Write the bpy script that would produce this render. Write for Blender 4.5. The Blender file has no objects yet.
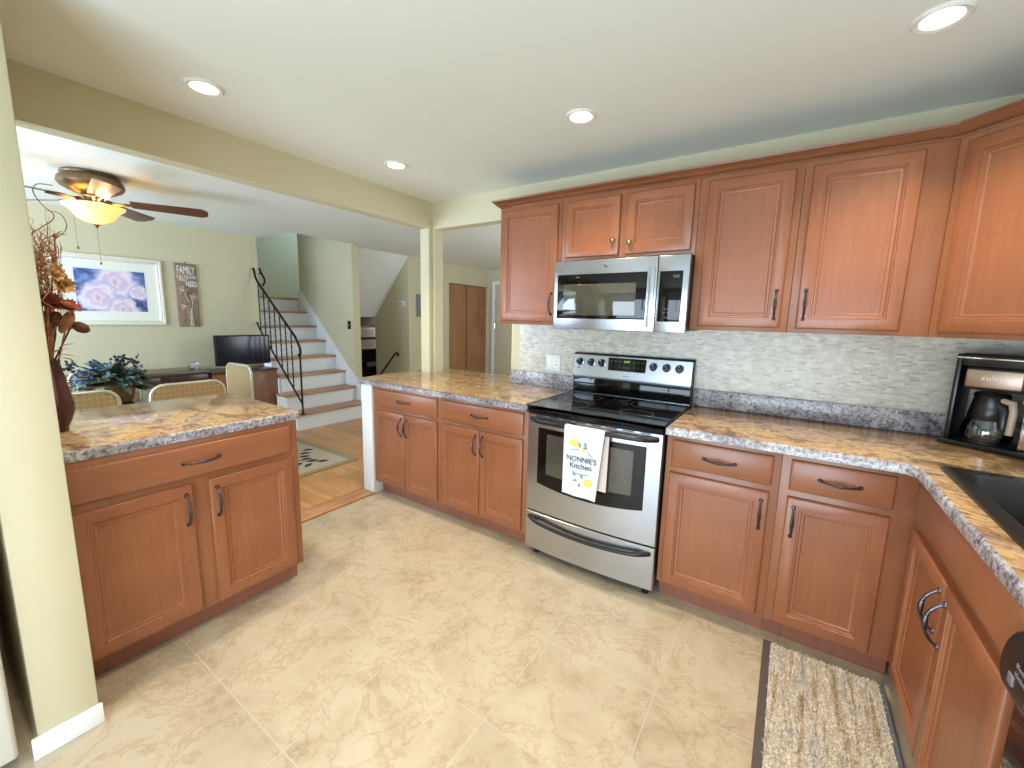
import bpy, bmesh, math, random
from mathutils import Vector, Matrix, noise as mnoise
R = math.radians
rnd = random.Random(7)
S = bpy.context.scene
COL = S.collection

# ---------------------------------------------------------------- camera
def cam_axes(yaw, pitch, roll):
    fw = Vector((-math.sin(yaw)*math.cos(pitch), math.cos(yaw)*math.cos(pitch), math.sin(pitch)))
    rt = Vector((math.cos(yaw), math.sin(yaw), 0)); up = rt.cross(fw)
    return (math.cos(roll)*rt + math.sin(roll)*up, -math.sin(roll)*rt + math.cos(roll)*up, fw)
cd = bpy.data.cameras.new('camera'); cam = bpy.data.objects.new('camera', cd); COL.objects.link(cam)
r_, u_, f_ = cam_axes(.5866, -.1497, .0227)
m = Matrix((r_, u_, -f_)).transposed().to_4x4(); m.translation = (1.2149, -2.6436, 1.4025)
cam.matrix_world = m
cd.sensor_fit = 'HORIZONTAL'; cd.sensor_width = 36; cd.lens = 416.11/1024*36; cd.shift_y = -.0027
cd.clip_start = .02; cd.clip_end = 60
S.camera = cam

# ---------------------------------------------------------------- world and exposure
S.view_settings.view_transform = 'Standard'
S.view_settings.look = 'None'
S.view_settings.gamma = 1
S.view_settings.use_curve_mapping = False
S.view_settings.exposure = 0.0
w = bpy.data.worlds.new('sky'); S.world = w; w.use_nodes = True
bg = w.node_tree.nodes['Background']; bg.inputs[0].default_value = (.62, .78, 1, 1); bg.inputs[1].default_value = 1.0

def area(name, loc, direction, sx, sy, power, color, spread=180):
    l = bpy.data.lights.new(name, 'AREA'); l.shape = 'RECTANGLE'; l.size = sx; l.size_y = sy
    l.energy = power; l.color = color; l.spread = R(spread)
    o = bpy.data.objects.new(name, l); COL.objects.link(o); o.location = loc
    o.rotation_euler = Vector(direction).to_track_quat('-Z', 'Y').to_euler()
    return o
COOL = (.80, .90, 1.0)
# daylight through the glass door behind the photographer, the sink window, the dining window and the upstairs window
area('patio_daylight', (.75, -4.24, .80), (0, 1, .12), 2.3, 1.4, 100, (.74, .88, 1.0))
area('sink_window_daylight', (2.40, -1.35, 1.55), (-1, 0, -.25), .95, .85, 3, COOL)
area('dining_window_daylight', (-3.0, -4.24, 1.3), (0, 1, .9), 2.3, 1.7, 195, (.62, .80, 1.0))
area('hall_fill', (.35, 2.2, 1.4), (-1, 0, .3), 1.6, 1.5, 52, (.80, .90, 1))  # soft fill lamp added inside the hall, which has no window
area('upstairs_daylight', (-5.4, 2.0, 3.1), (-.5, -1, -.45), .9, .9, 14, (.50, .78, 1.0))
area('lower_level_light', (-4.9, 2.9, 1.2), (-.6, -.6, -.3), .4, .4, 2.5, (1, .9, .8))

# ---------------------------------------------------------------- materials
def lin(c):
    return tuple(((v/255)/12.92 if v/255 <= .04045 else ((v/255+.055)/1.055)**2.4) for v in c) + (1,)
MATS = {}
class NT:
    def __init__(s, name, rough=.5, metal=0, spec=.5):
        s.m = bpy.data.materials.new(name); s.m.use_nodes = True; MATS[name] = s.m
        s.t = s.m.node_tree; s.b = s.t.nodes['Principled BSDF']
        s.b.inputs['Roughness'].default_value = rough; s.b.inputs['Metallic'].default_value = metal
        s.b.inputs['Specular IOR Level'].default_value = spec
    def n(s, typ, **kw):
        nd = s.t.nodes.new(typ)
        for k, v in kw.items():
            if k in nd.inputs: nd.inputs[k].default_value = v
            else: setattr(nd, k, v)
        return nd
    def l(s, a, b): s.t.links.new(a, b)
    def coord(s, scale=(1,1,1), rot=(0,0,0), loc=(0,0,0), kind='Object'):
        tc = s.n('ShaderNodeTexCoord'); mp = s.n('ShaderNodeMapping')
        mp.inputs['Scale'].default_value = scale; mp.inputs['Rotation'].default_value = rot; mp.inputs['Location'].default_value = loc
        s.l(tc.outputs[kind], mp.inputs[0]); return mp.outputs[0]
    def noise(s, vec, scale=5, detail=4, rough=.55, dist=0):
        nd = s.n('ShaderNodeTexNoise'); nd.inputs['Scale'].default_value = scale; nd.inputs['Detail'].default_value = detail
        nd.inputs['Roughness'].default_value = rough; nd.inputs['Distortion'].default_value = dist
        s.l(vec, nd.inputs['Vector']); return nd.outputs['Fac']
    def ramp(s, fac, stops, interp='LINEAR'):
        nd = s.n('ShaderNodeValToRGB'); cr = nd.color_ramp; cr.interpolation = interp
        while len(cr.elements) < len(stops): cr.elements.new(.5)
        for e, (p, c) in zip(cr.elements, stops): e.position = p; e.color = lin(c)
        s.l(fac, nd.inputs[0]); return nd.outputs[0]
    def mix(s, a, b, fac, mode='MIX'):
        nd = s.n('ShaderNodeMix', data_type='RGBA', blend_type=mode)
        for sock, v in ((nd.inputs[0], fac), (nd.inputs[6], a), (nd.inputs[7], b)):
            if hasattr(v, 'links'): s.l(v, sock)
            else: sock.default_value = v
        return nd.outputs[2]
    def color(s, out): s.l(out, s.b.inputs['Base Color'])
    def bump(s, h, strength=.2, dist=.002):
        nd = s.n('ShaderNodeBump'); nd.inputs['Strength'].default_value = strength; nd.inputs['Distance'].default_value = dist
        s.l(h, nd.inputs['Height']); s.l(nd.outputs[0], s.b.inputs['Normal'])

def plain(name, c, rough=.5, metal=0, var=.03, scale=30, bump=0, spec=.5):
    k = NT(name, rough, metal, spec); v = k.coord(); f = k.noise(v, scale, 3)
    lo = tuple(max(0, x*(1-var)) for x in c); hi = tuple(min(255, x*(1+var)) for x in c)
    k.color(k.ramp(f, [(.3, lo), (.7, hi)]))
    if bump: k.bump(f, bump)
    return k.m

def wood(name, a, b, c, grain=(26, 26, 1.6), rough=.36, bump=.04, blot=2.2):
    k = NT(name, rough); v = k.coord(grain); f = k.noise(v, 1.6, 6, .6, .4)
    base = k.ramp(f, [(.25, a), (.5, b), (.78, c)])
    v2 = k.coord(); g = k.noise(v2, blot, 3, .5)
    tint = k.ramp(g, [(.3, (214, 205, 196)), (.7, (255, 255, 255))])
    k.color(k.mix(base, tint, .8, 'MULTIPLY'))
    k.b.inputs['Coat Weight'].default_value = .25; k.b.inputs['Coat Roughness'].default_value = .28
    k.bump(f, bump, .001)
    return k.m
wood('cabinet_wood', (150, 91, 60), (158, 98, 65), (164, 104, 70), (40, 40, 3.2))
wood('cabinet_wood_across', (152, 93, 62), (160, 100, 67), (166, 106, 72), (3.2, 3.2, 40))
wood('face_frame_wood', (148, 93, 62), (156, 100, 67), (162, 106, 72), (40, 40, 3.2))
wood('crown_wood', (120, 72, 45), (136, 84, 54), (148, 94, 62), (3.2, 3.2, 40))
wood('toe_kick_wood', (142, 90, 70), (152, 98, 77), (160, 104, 83))
wood('oak_tread', (168, 120, 80), (192, 142, 98), (208, 160, 116), (16, 2, 16), .4)
wood('closet_oak', (150, 104, 66), (170, 122, 80), (186, 138, 94), (22, 22, 1.1), .45)
wood('desk_oak', (120, 72, 38), (145, 90, 50), (160, 104, 62), (22, 22, 1.2), .4)
wood('mahogany', (50, 26, 20), (66, 35, 27), (80, 45, 34), (3, 3, 24), .3)
wood('desk_top_wood', (84, 64, 50), (104, 80, 62), (122, 96, 76), (3, 24, 24), .3)
wood('fan_blade_wood', (74, 34, 20), (98, 48, 28), (118, 62, 36), (6, 6, 6), .35)
wood('bookcase_wood', (60, 34, 24), (78, 44, 32), (92, 54, 40), (3, 3, 20), .5)
wood('sign_board_wood', (128, 108, 92), (150, 128, 110), (166, 144, 124), (24, 24, 2), .7)

# wall paint with a fine roller texture
def paint(name, c, bump=.05):
    k = NT(name, .62, 0, .3); v = k.coord(); f = k.noise(v, 260, 2); g = k.noise(v, 1.2, 2)
    k.color(k.ramp(g, [(.3, tuple(x*.985 for x in c)), (.7, c)])); k.bump(f, bump, .0006); return k.m
paint('wall_paint', (206, 198, 167))
paint('ceiling_paint', (230, 236, 230), .1)
paint('white_trim_paint', (236, 238, 240), .02)
paint('cream_trim_paint', (238, 234, 214), .02)

# travertine look floor tiles, pitch .468 x .455
k = NT('floor_tile', .33)
v = k.coord((1,1,1)); n1 = k.noise(v, 3.6, 10, .68, .5); n2 = k.noise(v, 5, 9, .7, .5)
base = k.ramp(n1, [(.3, (164, 150, 127)), (.44, (182, 170, 149)), (.58, (192, 182, 162)), (.75, (172, 157, 134))])
veins = k.ramp(n2, [(.44, (255, 255, 255)), (.485, (222, 200, 176)), (.50, (255, 255, 255)), (.62, (250, 246, 240)), (.7, (230, 218, 204))])
col_ = k.mix(base, veins, .55, 'MULTIPLY')
br = k.n('ShaderNodeTexBrick'); br.offset = 0; br.squash = 1
tc = k.coord((1,1,1), loc=(.485, 1.625, 0)); k.l(tc, br.inputs['Vector'])
br.inputs['Scale'].default_value = 1; br.inputs['Brick Width'].default_value = .468; br.inputs['Row Height'].default_value = .455
br.inputs['Mortar Size'].default_value = .0022; br.inputs['Mortar Smooth'].default_value = .2
br.inputs['Color1'].default_value = (1,1,1,1); br.inputs['Color2'].default_value = (.92,.92,.92,1); br.inputs['Mortar'].default_value = (1,1,1,1)
col_ = k.mix(col_, br.outputs['Color'], 1.0, 'MULTIPLY')
col_ = k.mix(col_, lin((188, 180, 166)), br.outputs['Fac'])
k.color(col_); inv = k.n('ShaderNodeMath', operation='SUBTRACT'); inv.inputs[0].default_value = 1; k.l(br.outputs['Fac'], inv.inputs[1])
k.bump(inv.outputs[0], .35, .0015)

# oak strip floor
k = NT('oak_floor', .3)
v = k.coord((2.2, 22, 10)); f = k.noise(v, 1.5, 5, .6, .3)
br = k.n('ShaderNodeTexBrick'); br.offset = .37; k.l(k.coord(), br.inputs['Vector'])
br.inputs['Scale'].default_value = 1; br.inputs['Brick Width'].default_value = .9; br.inputs['Row Height'].default_value = .057
br.inputs['Mortar Size'].default_value = .0008; br.inputs['Color1'].default_value = (1,1,1,1); br.inputs['Color2'].default_value = (.74,.70,.66,1); br.inputs['Mortar'].default_value = (.35,.28,.2,1)
k.color(k.mix(k.ramp(f, [(.25, (188, 134, 80)), (.55, (212, 158, 100)), (.8, (226, 176, 118))]), br.outputs['Color'], .85, 'MULTIPLY'))

# laminate worktop: golden brown flow on top, grey speckle on the edge
def laminate_top(name, rotz):
    k = NT(name, .16); k.b.inputs['Coat Weight'].default_value = .3; k.b.inputs['Coat Roughness'].default_value = .08
    v = k.coord((2.8, 4.4, 4), (0, 0, rotz)); f = k.noise(v, 2.1, 9, .70, .7)
    a = k.ramp(f, [(.25, (70, 58, 58)), (.38, (122, 98, 82)), (.46, (172, 140, 102)), (.54, (204, 176, 136)), (.6, (158, 120, 82)), (.68, (112, 92, 84)), (.8, (150, 142, 146))])
    g = k.noise(k.coord((1,1,1)), 46, 6, .7, .6)
    b = k.ramp(g, [(.33, (120, 96, 84)), (.5, (255, 255, 255)), (.72, (255, 246, 228))])
    h = k.noise(k.coord((1.2, 3, 1), (0,0,rotz)), 2.0, 3, .5, .5)
    pur = k.ramp(h, [(.58, (0,0,0)), (.72, (255,255,255))])
    c = k.mix(a, b, .75, 'MULTIPLY'); c = k.mix(c, lin((150, 140, 150)), k.mix((0,0,0,1), pur, .55))
    k.color(c); return k.m
laminate_top('laminate_gold', 0); laminate_top('laminate_gold_turned', R(62))
k = NT('laminate_edge', .25); v = k.coord()
f = k.noise(v, 62, 6, .75, .2)
a = k.ramp(f, [(.30, (72, 66, 74)), (.42, (128, 122, 130)), (.5, (170, 168, 174)), (.58, (208, 210, 214)), (.66, (142, 124, 112)), (.8, (100, 90, 92))])
g = k.noise(v, 7, 4, .6, .6)
k.color(k.mix(a, k.ramp(g, [(.35, (176, 164, 170)), (.6, (255,255,255))]), .8, 'MULTIPLY'))

# mosaic strip tiles on the wall: x / z plane
k = NT('mosaic_tile', .28)
tc = k.n('ShaderNodeTexCoord'); sp = k.n('ShaderNodeSeparateXYZ'); cb = k.n('ShaderNodeCombineXYZ')
k.l(tc.outputs['Object'], sp.inputs[0]); k.l(sp.outputs[0], cb.inputs[0]); k.l(sp.outputs[2], cb.inputs[1])
br = k.n('ShaderNodeTexBrick'); br.offset = .43; br.offset_frequency = 2; br.squash = .6; br.squash_frequency = 3
k.l(cb.outputs[0], br.inputs['Vector']); br.inputs['Scale'].default_value = 1
br.inputs['Brick Width'].default_value = .038; br.inputs['Row Height'].default_value = .0105; br.inputs['Mortar Size'].default_value = .0007
br.inputs['Color1'].default_value = (0,0,0,1); br.inputs['Color2'].default_value = (1,1,1,1); br.inputs['Mortar'].default_value = (.5,.5,.5,1); br.inputs['Bias'].default_value = 0
tile = k.ramp(br.outputs['Color'], [(0, (160, 154, 138)), (.22, (188, 184, 170)), (.45, (214, 212, 202)), (.7, (198, 194, 182)), (1, (226, 226, 220))])
cl = k.ramp(k.noise(cb.outputs[0], 22, 4), [(.35, (222, 214, 200)), (.65, (255, 255, 255))])
k.color(k.mix(k.mix(k.mix(tile, lin((204, 201, 190)), .38), cl, .8, 'MULTIPLY'), lin((204, 201, 190)), br.outputs['Fac']))
iv = k.n('ShaderNodeMath', operation='SUBTRACT'); iv.inputs[0].default_value = 1; k.l(br.outputs['Fac'], iv.inputs[1]); k.bump(iv.outputs[0], .3, .001)

def steel(name, c=(196, 200, 204), rough=.26, stretch=(2, 2, 160)):
    k = NT(name, rough, 1.0); f = k.noise(k.coord(stretch), 4, 3)
    k.color(k.ramp(f, [(.3, tuple(x*.93 for x in c)), (.7, c)])); k.bump(f, .05, .0005); return k.m
steel('brushed_steel', (190, 197, 208)); steel('chrome', (225, 228, 232), .1)
steel('pewter', (92, 92, 102), .34, (9, 9, 9)); steel('bronze', (142, 120, 94), .38, (9, 9, 9)); steel('copper', (184, 162, 146), .4, (9, 9, 9))
plain('black_glass', (7, 7, 9), .05, 0, .03, spec=.4)
plain('black_plastic', (20, 20, 22), .3); plain('knob_black', (9, 9, 10), .25); plain('dark_plastic', (34, 34, 36), .45)
plain('black_composite', (30, 29, 30), .34, 0, .15, 400)
plain('oven_window_glass', (70, 68, 60), .05, 0, .05, spec=.8)
plain('screen_glass', (20, 22, 34), .12, 0, .05)
plain('white_plastic', (226, 228, 224), .35); plain('almond_plate', (198, 196, 172), .4)
plain('tan_plastic', (196, 172, 150), .35); plain('grey_print', (120, 122, 126), .4)
plain('black_iron', (18, 17, 18), .42, .3); plain('rubber', (16, 16, 16), .8)
plain('fridge_white', (208, 206, 198), .35, 0, .005)
plain('white_print', (238, 238, 238), .5); plain('charcoal_print', (62, 62, 72), .7)
plain('lemon_yellow', (240, 218, 110), .8); plain('leaf_green_print', (132, 156, 130), .8)
plain('towel_cotton', (226, 234, 250), .9, 0, .03, 300, .3)
plain('towel_back', (222, 206, 196), .9, 0, .03, 300, .3)
plain('vase_glaze', (72, 38, 30), .12, 0, .25, 6); plain('vase_rim_gold', (176, 128, 72), .3)
plain('dry_twig', (158, 112, 80), .8, 0, .3, 60); plain('pod_brown', (84, 50, 34), .7, 0, .25, 40)
plain('dry_stalk', (146, 102, 74), .8, 0, .25, 40)
plain('petal_orange', (196, 156, 104), .75, 0, .2, 30); plain('petal_rust', (140, 74, 52), .75, 0, .3, 30)
plain('leaf_green', (52, 66, 50), .55, 0, .35, 20); plain('leaf_pale', (122, 140, 112), .55, 0, .25, 20)
plain('hydrangea_blue', (86, 108, 152), .7, 0, .3, 25); plain('hydrangea_teal', (130, 158, 172), .7, 0, .25, 25); plain('berry_purple', (52, 46, 66), .55, 0, .3, 25)
plain('brass_frame', (206, 202, 180), .3, .5); plain('picture_frame_white', (226, 220, 206), .5, 0, .015); plain('mat_board', (236, 236, 226), .8, 0, .01)
plain('candle_wax', (236, 232, 222), .5); plain('gold_leaf', (206, 160, 70), .35, .7)
plain('lcd_grey', (170, 180, 180), .3)
plain('rug_border', (84, 76, 74), .9, 0, .1, 400, .3); plain('rug_edge_blue', (92, 100, 116), .95, 0, .3, 500, .4)
plain('mesh_speaker', (28, 28, 30), .7)
plain('basket_wicker', (112, 76, 46), .8, 0, .35, 70, .6)

# chair fabric: tan with pale dots
k = NT('dotted_cane', .7); vo = k.n('ShaderNodeTexVoronoi', feature='F1'); vo.inputs['Randomness'].default_value = 0
vo.inputs['Scale'].default_value = 34; k.l(k.coord(), vo.inputs['Vector'])
k.color(k.ramp(vo.outputs['Distance'], [(.26, (236, 230, 204)), (.36, (186, 162, 120)), (.6, (166, 140, 98))]))
# shaggy runner
k = NT('rug_pile', .95); 
f = k.noise(k.coord((26, 2.0, 1)), 1.3, 5, .65, .3); g = k.noise(k.coord((1,1,1)), 180, 3, .7)
s1 = k.ramp(f, [(.3, (176, 154, 126)), (.42, (212, 196, 172)), (.5, (242, 234, 218)), (.6, (212, 206, 202)), (.72, (188, 168, 142))])
k.color(k.mix(s1, k.ramp(g, [(.3, (168, 158, 148)), (.6, (255,255,255))]), .8, 'MULTIPLY'))
# dining rug
k = NT('dining_rug_weave', .95); g = k.noise(k.coord(), 160, 3, .6)
k.color(k.mix(lin((204, 192, 172)), k.ramp(g, [(.3, (190, 186, 178)), (.7, (255,255,255))]), .8, 'MULTIPLY'))
plain('dining_rug_border', (156, 140, 112), .95, 0, .1, 300); plain('dining_rug_leaf', (48, 44, 42), .95, 0, .1, 300)
# clear glass
def glass(name, c, rough=.02, alpha_mix=.75):
    k = NT(name, rough); k.t.nodes.remove(k.b); out = k.t.nodes['Material Output']
    tr = k.n('ShaderNodeBsdfTransparent'); tr.inputs[0].default_value = lin(c); gl = k.n('ShaderNodeBsdfGlossy'); gl.inputs['Roughness'].default_value = rough
    fr = k.n('ShaderNodeFresnel'); fr.inputs[0].default_value = 1.5; mx = k.n('ShaderNodeMixShader')
    ad = k.n('ShaderNodeMath', operation='MULTIPLY_ADD'); ad.inputs[1].default_value = 1.0; ad.inputs[2].default_value = 1-alpha_mix-.2
    k.l(fr.outputs[0], ad.inputs[0]); k.l(ad.outputs[0], mx.inputs[0]); k.l(tr.outputs[0], mx.inputs[1]); k.l(gl.outputs[0], mx.inputs[2]); k.l(mx.outputs[0], out.inputs[0])
glass('clear_glass', (235, 240, 240)); glass('table_glass', (200, 222, 210), .02, .7)
def emis(name, c, st, base=(240, 240, 235)):
    k = NT(name, .5); k.b.inputs['Base Color'].default_value = lin(base)
    k.b.inputs['Emission Color'].default_value = lin(c); k.b.inputs['Emission Strength'].default_value = st
emis('lamp_lens', (255, 240, 205), 9); emis('display_green', (150, 255, 90), 1.2, (20, 40, 20))
# alabaster bowl lit from inside
k = NT('alabaster_bowl', .35); k.b.inputs['Base Color'].default_value = lin((240, 215, 160))
k.b.inputs['Emission Color'].default_value = lin((255, 196, 104)); k.b.inputs['Emission Strength'].default_value = 1.15
# abstract rose painting
k = NT('rose_print', .45)
v = k.coord((1,1,1)); d1 = k.noise(v, 7, 5, .6, 1.6)
bgc = k.ramp(d1, [(.34, (36, 36, 66)), (.48, (78, 98, 158)), (.6, (120, 146, 198)), (.75, (160, 170, 210))])
def blob(cy, cz, r):
    mp = k.coord((0, 1/r, 1/r), loc=(0, -cy/r, -cz/r)); 
    nz = k.n('ShaderNodeTexNoise'); nz.inputs['Scale'].default_value = 2.4; k.l(mp, nz.inputs['Vector'])
    ad = k.n('ShaderNodeVectorMath', operation='MULTIPLY_ADD'); k.l(nz.outputs['Color'], ad.inputs[0]); ad.inputs[1].default_value = (0, .7, .7); k.l(mp, ad.inputs[2])
    su = k.n('ShaderNodeVectorMath', operation='SUBTRACT'); k.l(ad.outputs[0], su.inputs[0]); su.inputs[1].default_value = (0, .35, .35)
    ln = k.n('ShaderNodeVectorMath', operation='LENGTH'); k.l(su.outputs[0], ln.inputs[0]); return ln.outputs['Value']
cc = bgc
for (cy, cz, r) in ((.03, .09, .19), (-.11, -.07, .18), (.20, -.01, .09), (.07, -.18, .14)):
    q = blob(cy, cz, r)
    petals = k.ramp(q, [(.0, (200, 150, 176)), (.2, (234, 214, 226)), (.38, (208, 186, 214)), (.58, (238, 226, 234)), (.82, (196, 188, 224)), (1, (140, 150, 206))])
    mask = k.ramp(q, [(.78, (255,255,255)), (1.0, (0,0,0))]); cc = k.mix(cc, petals, mask)
k.color(cc)

# ---------------------------------------------------------------- mesh builder
class MB:
    def __init__(s): s.bm = bmesh.new()
    def _tag(s, faces, mi, smooth):
        for f in faces: f.material_index = mi; f.smooth = smooth
    def box(s, x0, x1, y0, y1, z0, z1, mi=0, bev=0, seg=2):
        x0, x1 = min(x0,x1), max(x0,x1); y0, y1 = min(y0,y1), max(y0,y1); z0, z1 = min(z0,z1), max(z0,z1)
        t = bmesh.new(); bmesh.ops.create_cube(t, size=1)
        for v in t.verts: v.co = Vector(((x0+x1)/2+v.co.x*(x1-x0), (y0+y1)/2+v.co.y*(y1-y0), (z0+z1)/2+v.co.z*(z1-z0)))
        if bev:
            bmesh.ops.bevel(t, geom=list(t.edges), offset=min(bev, .49*min(x1-x0, y1-y0, z1-z0)), segments=seg, affect='EDGES', profile=.5)
        s.merge(t, mi, bool(bev)); return s
    def merge(s, t, mi=0, smooth=False, mat=None):
        if mat is not None: bmesh.ops.transform(t, matrix=mat, verts=list(t.verts))
        mp = {}
        for v in t.verts: mp[v] = s.bm.verts.new(v.co)
        for f in t.faces:
            try: g = s.bm.faces.new([mp[v] for v in f.verts]); g.material_index = mi if mi is not None else f.material_index; g.smooth = smooth
            except ValueError: pass
        t.free()
    def loft(s, loops, mi=0, smooth=False, cap0=True, cap1=True, closed=True, mis=None):
        L = [[s.bm.verts.new(p) for p in lp] for lp in loops]; n = len(L[0])
        for i in range(len(L)-1):
            for j in range(n if closed else n-1):
                a, b, c, d = L[i][j], L[i][(j+1)%n], L[i+1][(j+1)%n], L[i+1][j]
                try: f = s.bm.faces.new((a, b, c, d)); f.material_index = mis[i] if mis else mi; f.smooth = smooth
                except ValueError: pass
        for c, lp, ix in ((cap0, L[0], 0), (cap1, L[-1], -1)):
            if c:
                try: f = s.bm.faces.new(lp); f.material_index = mis[ix] if mis else mi
                except ValueError: pass
        return s
    def tube(s, pts, r, seg=8, mi=0, cap=True):
        pts = [Vector(p) for p in pts]; n = len(pts); rs = r if isinstance(r, (list, tuple)) else [r]*n
        loops = []; prev = None
        for i, p in enumerate(pts):
            t = (pts[min(i+1, n-1)] - pts[max(i-1, 0)]); t = t.normalized() if t.length > 1e-9 else Vector((0,0,1))
            if prev is None: a = Vector((0,0,1)) if abs(t.z) < .9 else Vector((1,0,0)); u = t.cross(a).normalized()
            else: u = (prev - t*prev.dot(t)); u = u.normalized() if u.length > 1e-6 else t.orthogonal().normalized()
            prev = u; w_ = t.cross(u)
            loops.append([p + (u*math.cos(2*math.pi*k_/seg) + w_*math.sin(2*math.pi*k_/seg))*rs[i] for k_ in range(seg)])
        return s.loft(loops, mi, True, cap, cap)
    def lathe(s, prof, c=(0,0,0), seg=24, mi=0, axis='z', cap=True, smooth=True, mis=None, squash=1):
        loops = []
        for (r, h) in prof:
            lp = []
            for k_ in range(seg):
                a = 2*math.pi*k_/seg; x, y = r*math.cos(a), r*math.sin(a)*squash
                p = {'z': (x, y, h), 'y': (x, h, y), 'x': (h, x, y)}[axis]
                lp.append((c[0]+p[0], c[1]+p[1], c[2]+p[2]))
            loops.append(lp)
        return s.loft(loops, mi, smooth, cap, cap, mis=mis)
    def blobs(s, c, r, sub=1, mi=0, sc=(1,1,1), jit=0, rot=None):
        t = bmesh.new(); bmesh.ops.create_icosphere(t, subdivisions=sub, radius=1)
        M = Matrix.Translation(c) @ (rot or Matrix.Identity(4)) @ Matrix.Diagonal((r*sc[0], r*sc[1], r*sc[2], 1))
        if jit:
            for v in t.verts: v.co *= 1 + rnd.uniform(-jit, jit)
        s.merge(t, mi, True, M); return s
    def leaf(s, p, d, length, width, mi=0, up=(0,0,1), curl=.25):
        p = Vector(p); d = Vector(d).normalized(); side = d.cross(Vector(up)); side = side.normalized() if side.length > 1e-4 else Vector((1,0,0))
        nrm = side.cross(d); N = 5; L_, C_, R_ = [], [], []
        for i in range(N+1):
            t = i/N; wd = width*math.sin(math.pi*min(.97, t*.92+.06))*.5; b = nrm*(-curl*length*t*t)
            q = p + d*length*t + b
            L_.append(s.bm.verts.new(q - side*wd + nrm*wd*.25)); C_.append(s.bm.verts.new(q)); R_.append(s.bm.verts.new(q + side*wd + nrm*wd*.25))
        for i in range(N):
            for A, B in ((L_, C_), (C_, R_)):
                f = s.bm.faces.new((A[i], B[i], B[i+1], A[i+1])); f.material_index = mi; f.smooth = True
        return s
    def text(s, body, size, M, mi=0, depth=.0006, align='CENTER', sx=1):
        c = bpy.data.curves.new('lettering', 'FONT'); c.body = body; c.size = size; c.extrude = depth; c.align_x = align; c.align_y = 'CENTER'; c.resolution_u = 3
        o = bpy.data.objects.new('lettering', c); COL.objects.link(o); dg = bpy.context.evaluated_depsgraph_get(); dg.update()
        me = bpy.data.meshes.new_from_object(o.evaluated_get(dg)); t = bmesh.new(); t.from_mesh(me)
        bpy.data.objects.remove(o); bpy.data.curves.remove(c); bpy.data.meshes.remove(me)
        s.merge(t, mi, False, M @ Matrix.Diagonal((sx, 1, 1, 1))); return s
    def mesh(s, name, mats):
        bmesh.ops.recalc_face_normals(s.bm, faces=list(s.bm.faces))
        me = bpy.data.meshes.new(name); s.bm.to_mesh(me); s.bm.free()
        for m_ in (mats if isinstance(mats, (list, tuple)) else [mats]): me.materials.append(MATS[m_])
        try: me.set_sharp_from_angle(angle=R(42))
        except Exception: pass
        return me
    def build(s, name, mats, parent=None, loc=(0,0,0), rot=(0,0,0)):
        o = bpy.data.objects.new(name, s.mesh(name, mats)); COL.objects.link(o)
        o.location = loc; o.rotation_euler = rot
        if parent: o.parent = parent
        return o
def tag(o, label, cat, group=None, kind=None):
    if label: o['label'] = label
    if cat: o['category'] = cat
    if group: o['group'] = group
    if kind: o['kind'] = kind
    return o
def thing(name, label, cat, loc=(0,0,0), rz=0, group=None):
    o = bpy.data.objects.new(name, None); COL.objects.link(o); o.empty_display_size = .05
    o.location = loc; o.rotation_euler = (0, 0, rz); return tag(o, label, cat, group)
def struct(name, mb, mats, label=None):
    o = mb.build(name, mats); o['kind'] = 'structure'
    if label: o['label'] = label
    return o
def put(name, me, parent, loc=(0,0,0), rot=(0,0,0)):
    o = bpy.data.objects.new(name, me); COL.objects.link(o); o.parent = parent; o.location = loc; o.rotation_euler = rot; return o
def MF(ox, oy, oz, X, Y, Z): # matrix from frame
    m_ = Matrix((X, Y, Z)).transposed().to_4x4(); m_.translation = (ox, oy, oz); return m_
FRONT = lambda x, y, z: MF(x, y, z, (1,0,0), (0,0,1), (0,-1,0))   # text plane facing -Y

H, HB = 2.34, 2.126
XL, XR, YF, YN = -4.56, 2.28, -4.2, 4.19
# ---------------------------------------------------------------- room shell
struct('floor_tile', MB().box(-1.415, XR, YF, 0, -.1, 0), 'floor_tile')
struct('floor_wood', MB().box(XL, -1.415, YF, 1.05, -.1, 0).box(-1.415, .6, .0, YN, -.1, 0).box(-3.95, -1.415, 1.05, YN, -.1, 0), 'oak_floor')
struct('trim_1', MB().box(-1.575, -1.41, -1.5, -.63, 0, .012, 0, .004), 'oak_tread', 'oak threshold strip between tile and wood floor')
c = MB().box(-3.78, XR+.12, YF-.12, YN+.1, H, H+.1).box(XL-.1, -3.78, YF-.12, .108, H, H+.1).box(-3.95, -3.78, 1.03, YN+.1, H, H+.1)
struct('ceiling', c, 'ceiling_paint')
# picture wall (left)
struct('wall_left', MB().box(XL-.12, XL, YF-.12, .10, 0, H), 'wall_paint')
# stairwell walls
struct('wall_stairwell_left', MB().box(-6.2, XL-.12, 0, .10, 0, 4).box(XL-.12, XL, 0, .1, H+.1, 4), 'wall_paint')
struct('wall_stairwell_right', MB().box(-5.2, -3.88, 1.0, 1.11, 0, H).box(-5.2, -3.78, 1.0, 1.03, H, 4), 'wall_paint')
struct('wall_stairwell_back', MB().box(-6.3, -6.2, 0, 3.0, 1.6, 4), 'wall_paint')
struct('wall_stairwell_front', MB().box(-3.78, -3.74, .108, 1.03, H+.1, 4), 'wall_paint')
struct('ceiling_upstairs', MB().box(-6.3, -3.74, 0, 3.0, 4, 4.1), 'ceiling_paint')
struct('floor_landing', MB().box(-6.2, -5.25, .10, 3.0, 1.5, 1.64).box(-5.25, -4.9, 1.11, 3.0, 1.5, 1.64), 'oak_floor')
struct('wall_upstairs', MB().box(-6.2, -4.9, 2.9, 3.0, 1.64, 4).box(-5.0, -4.9, 1.11, 3.0, 2.5, 4), 'wall_paint')
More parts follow.
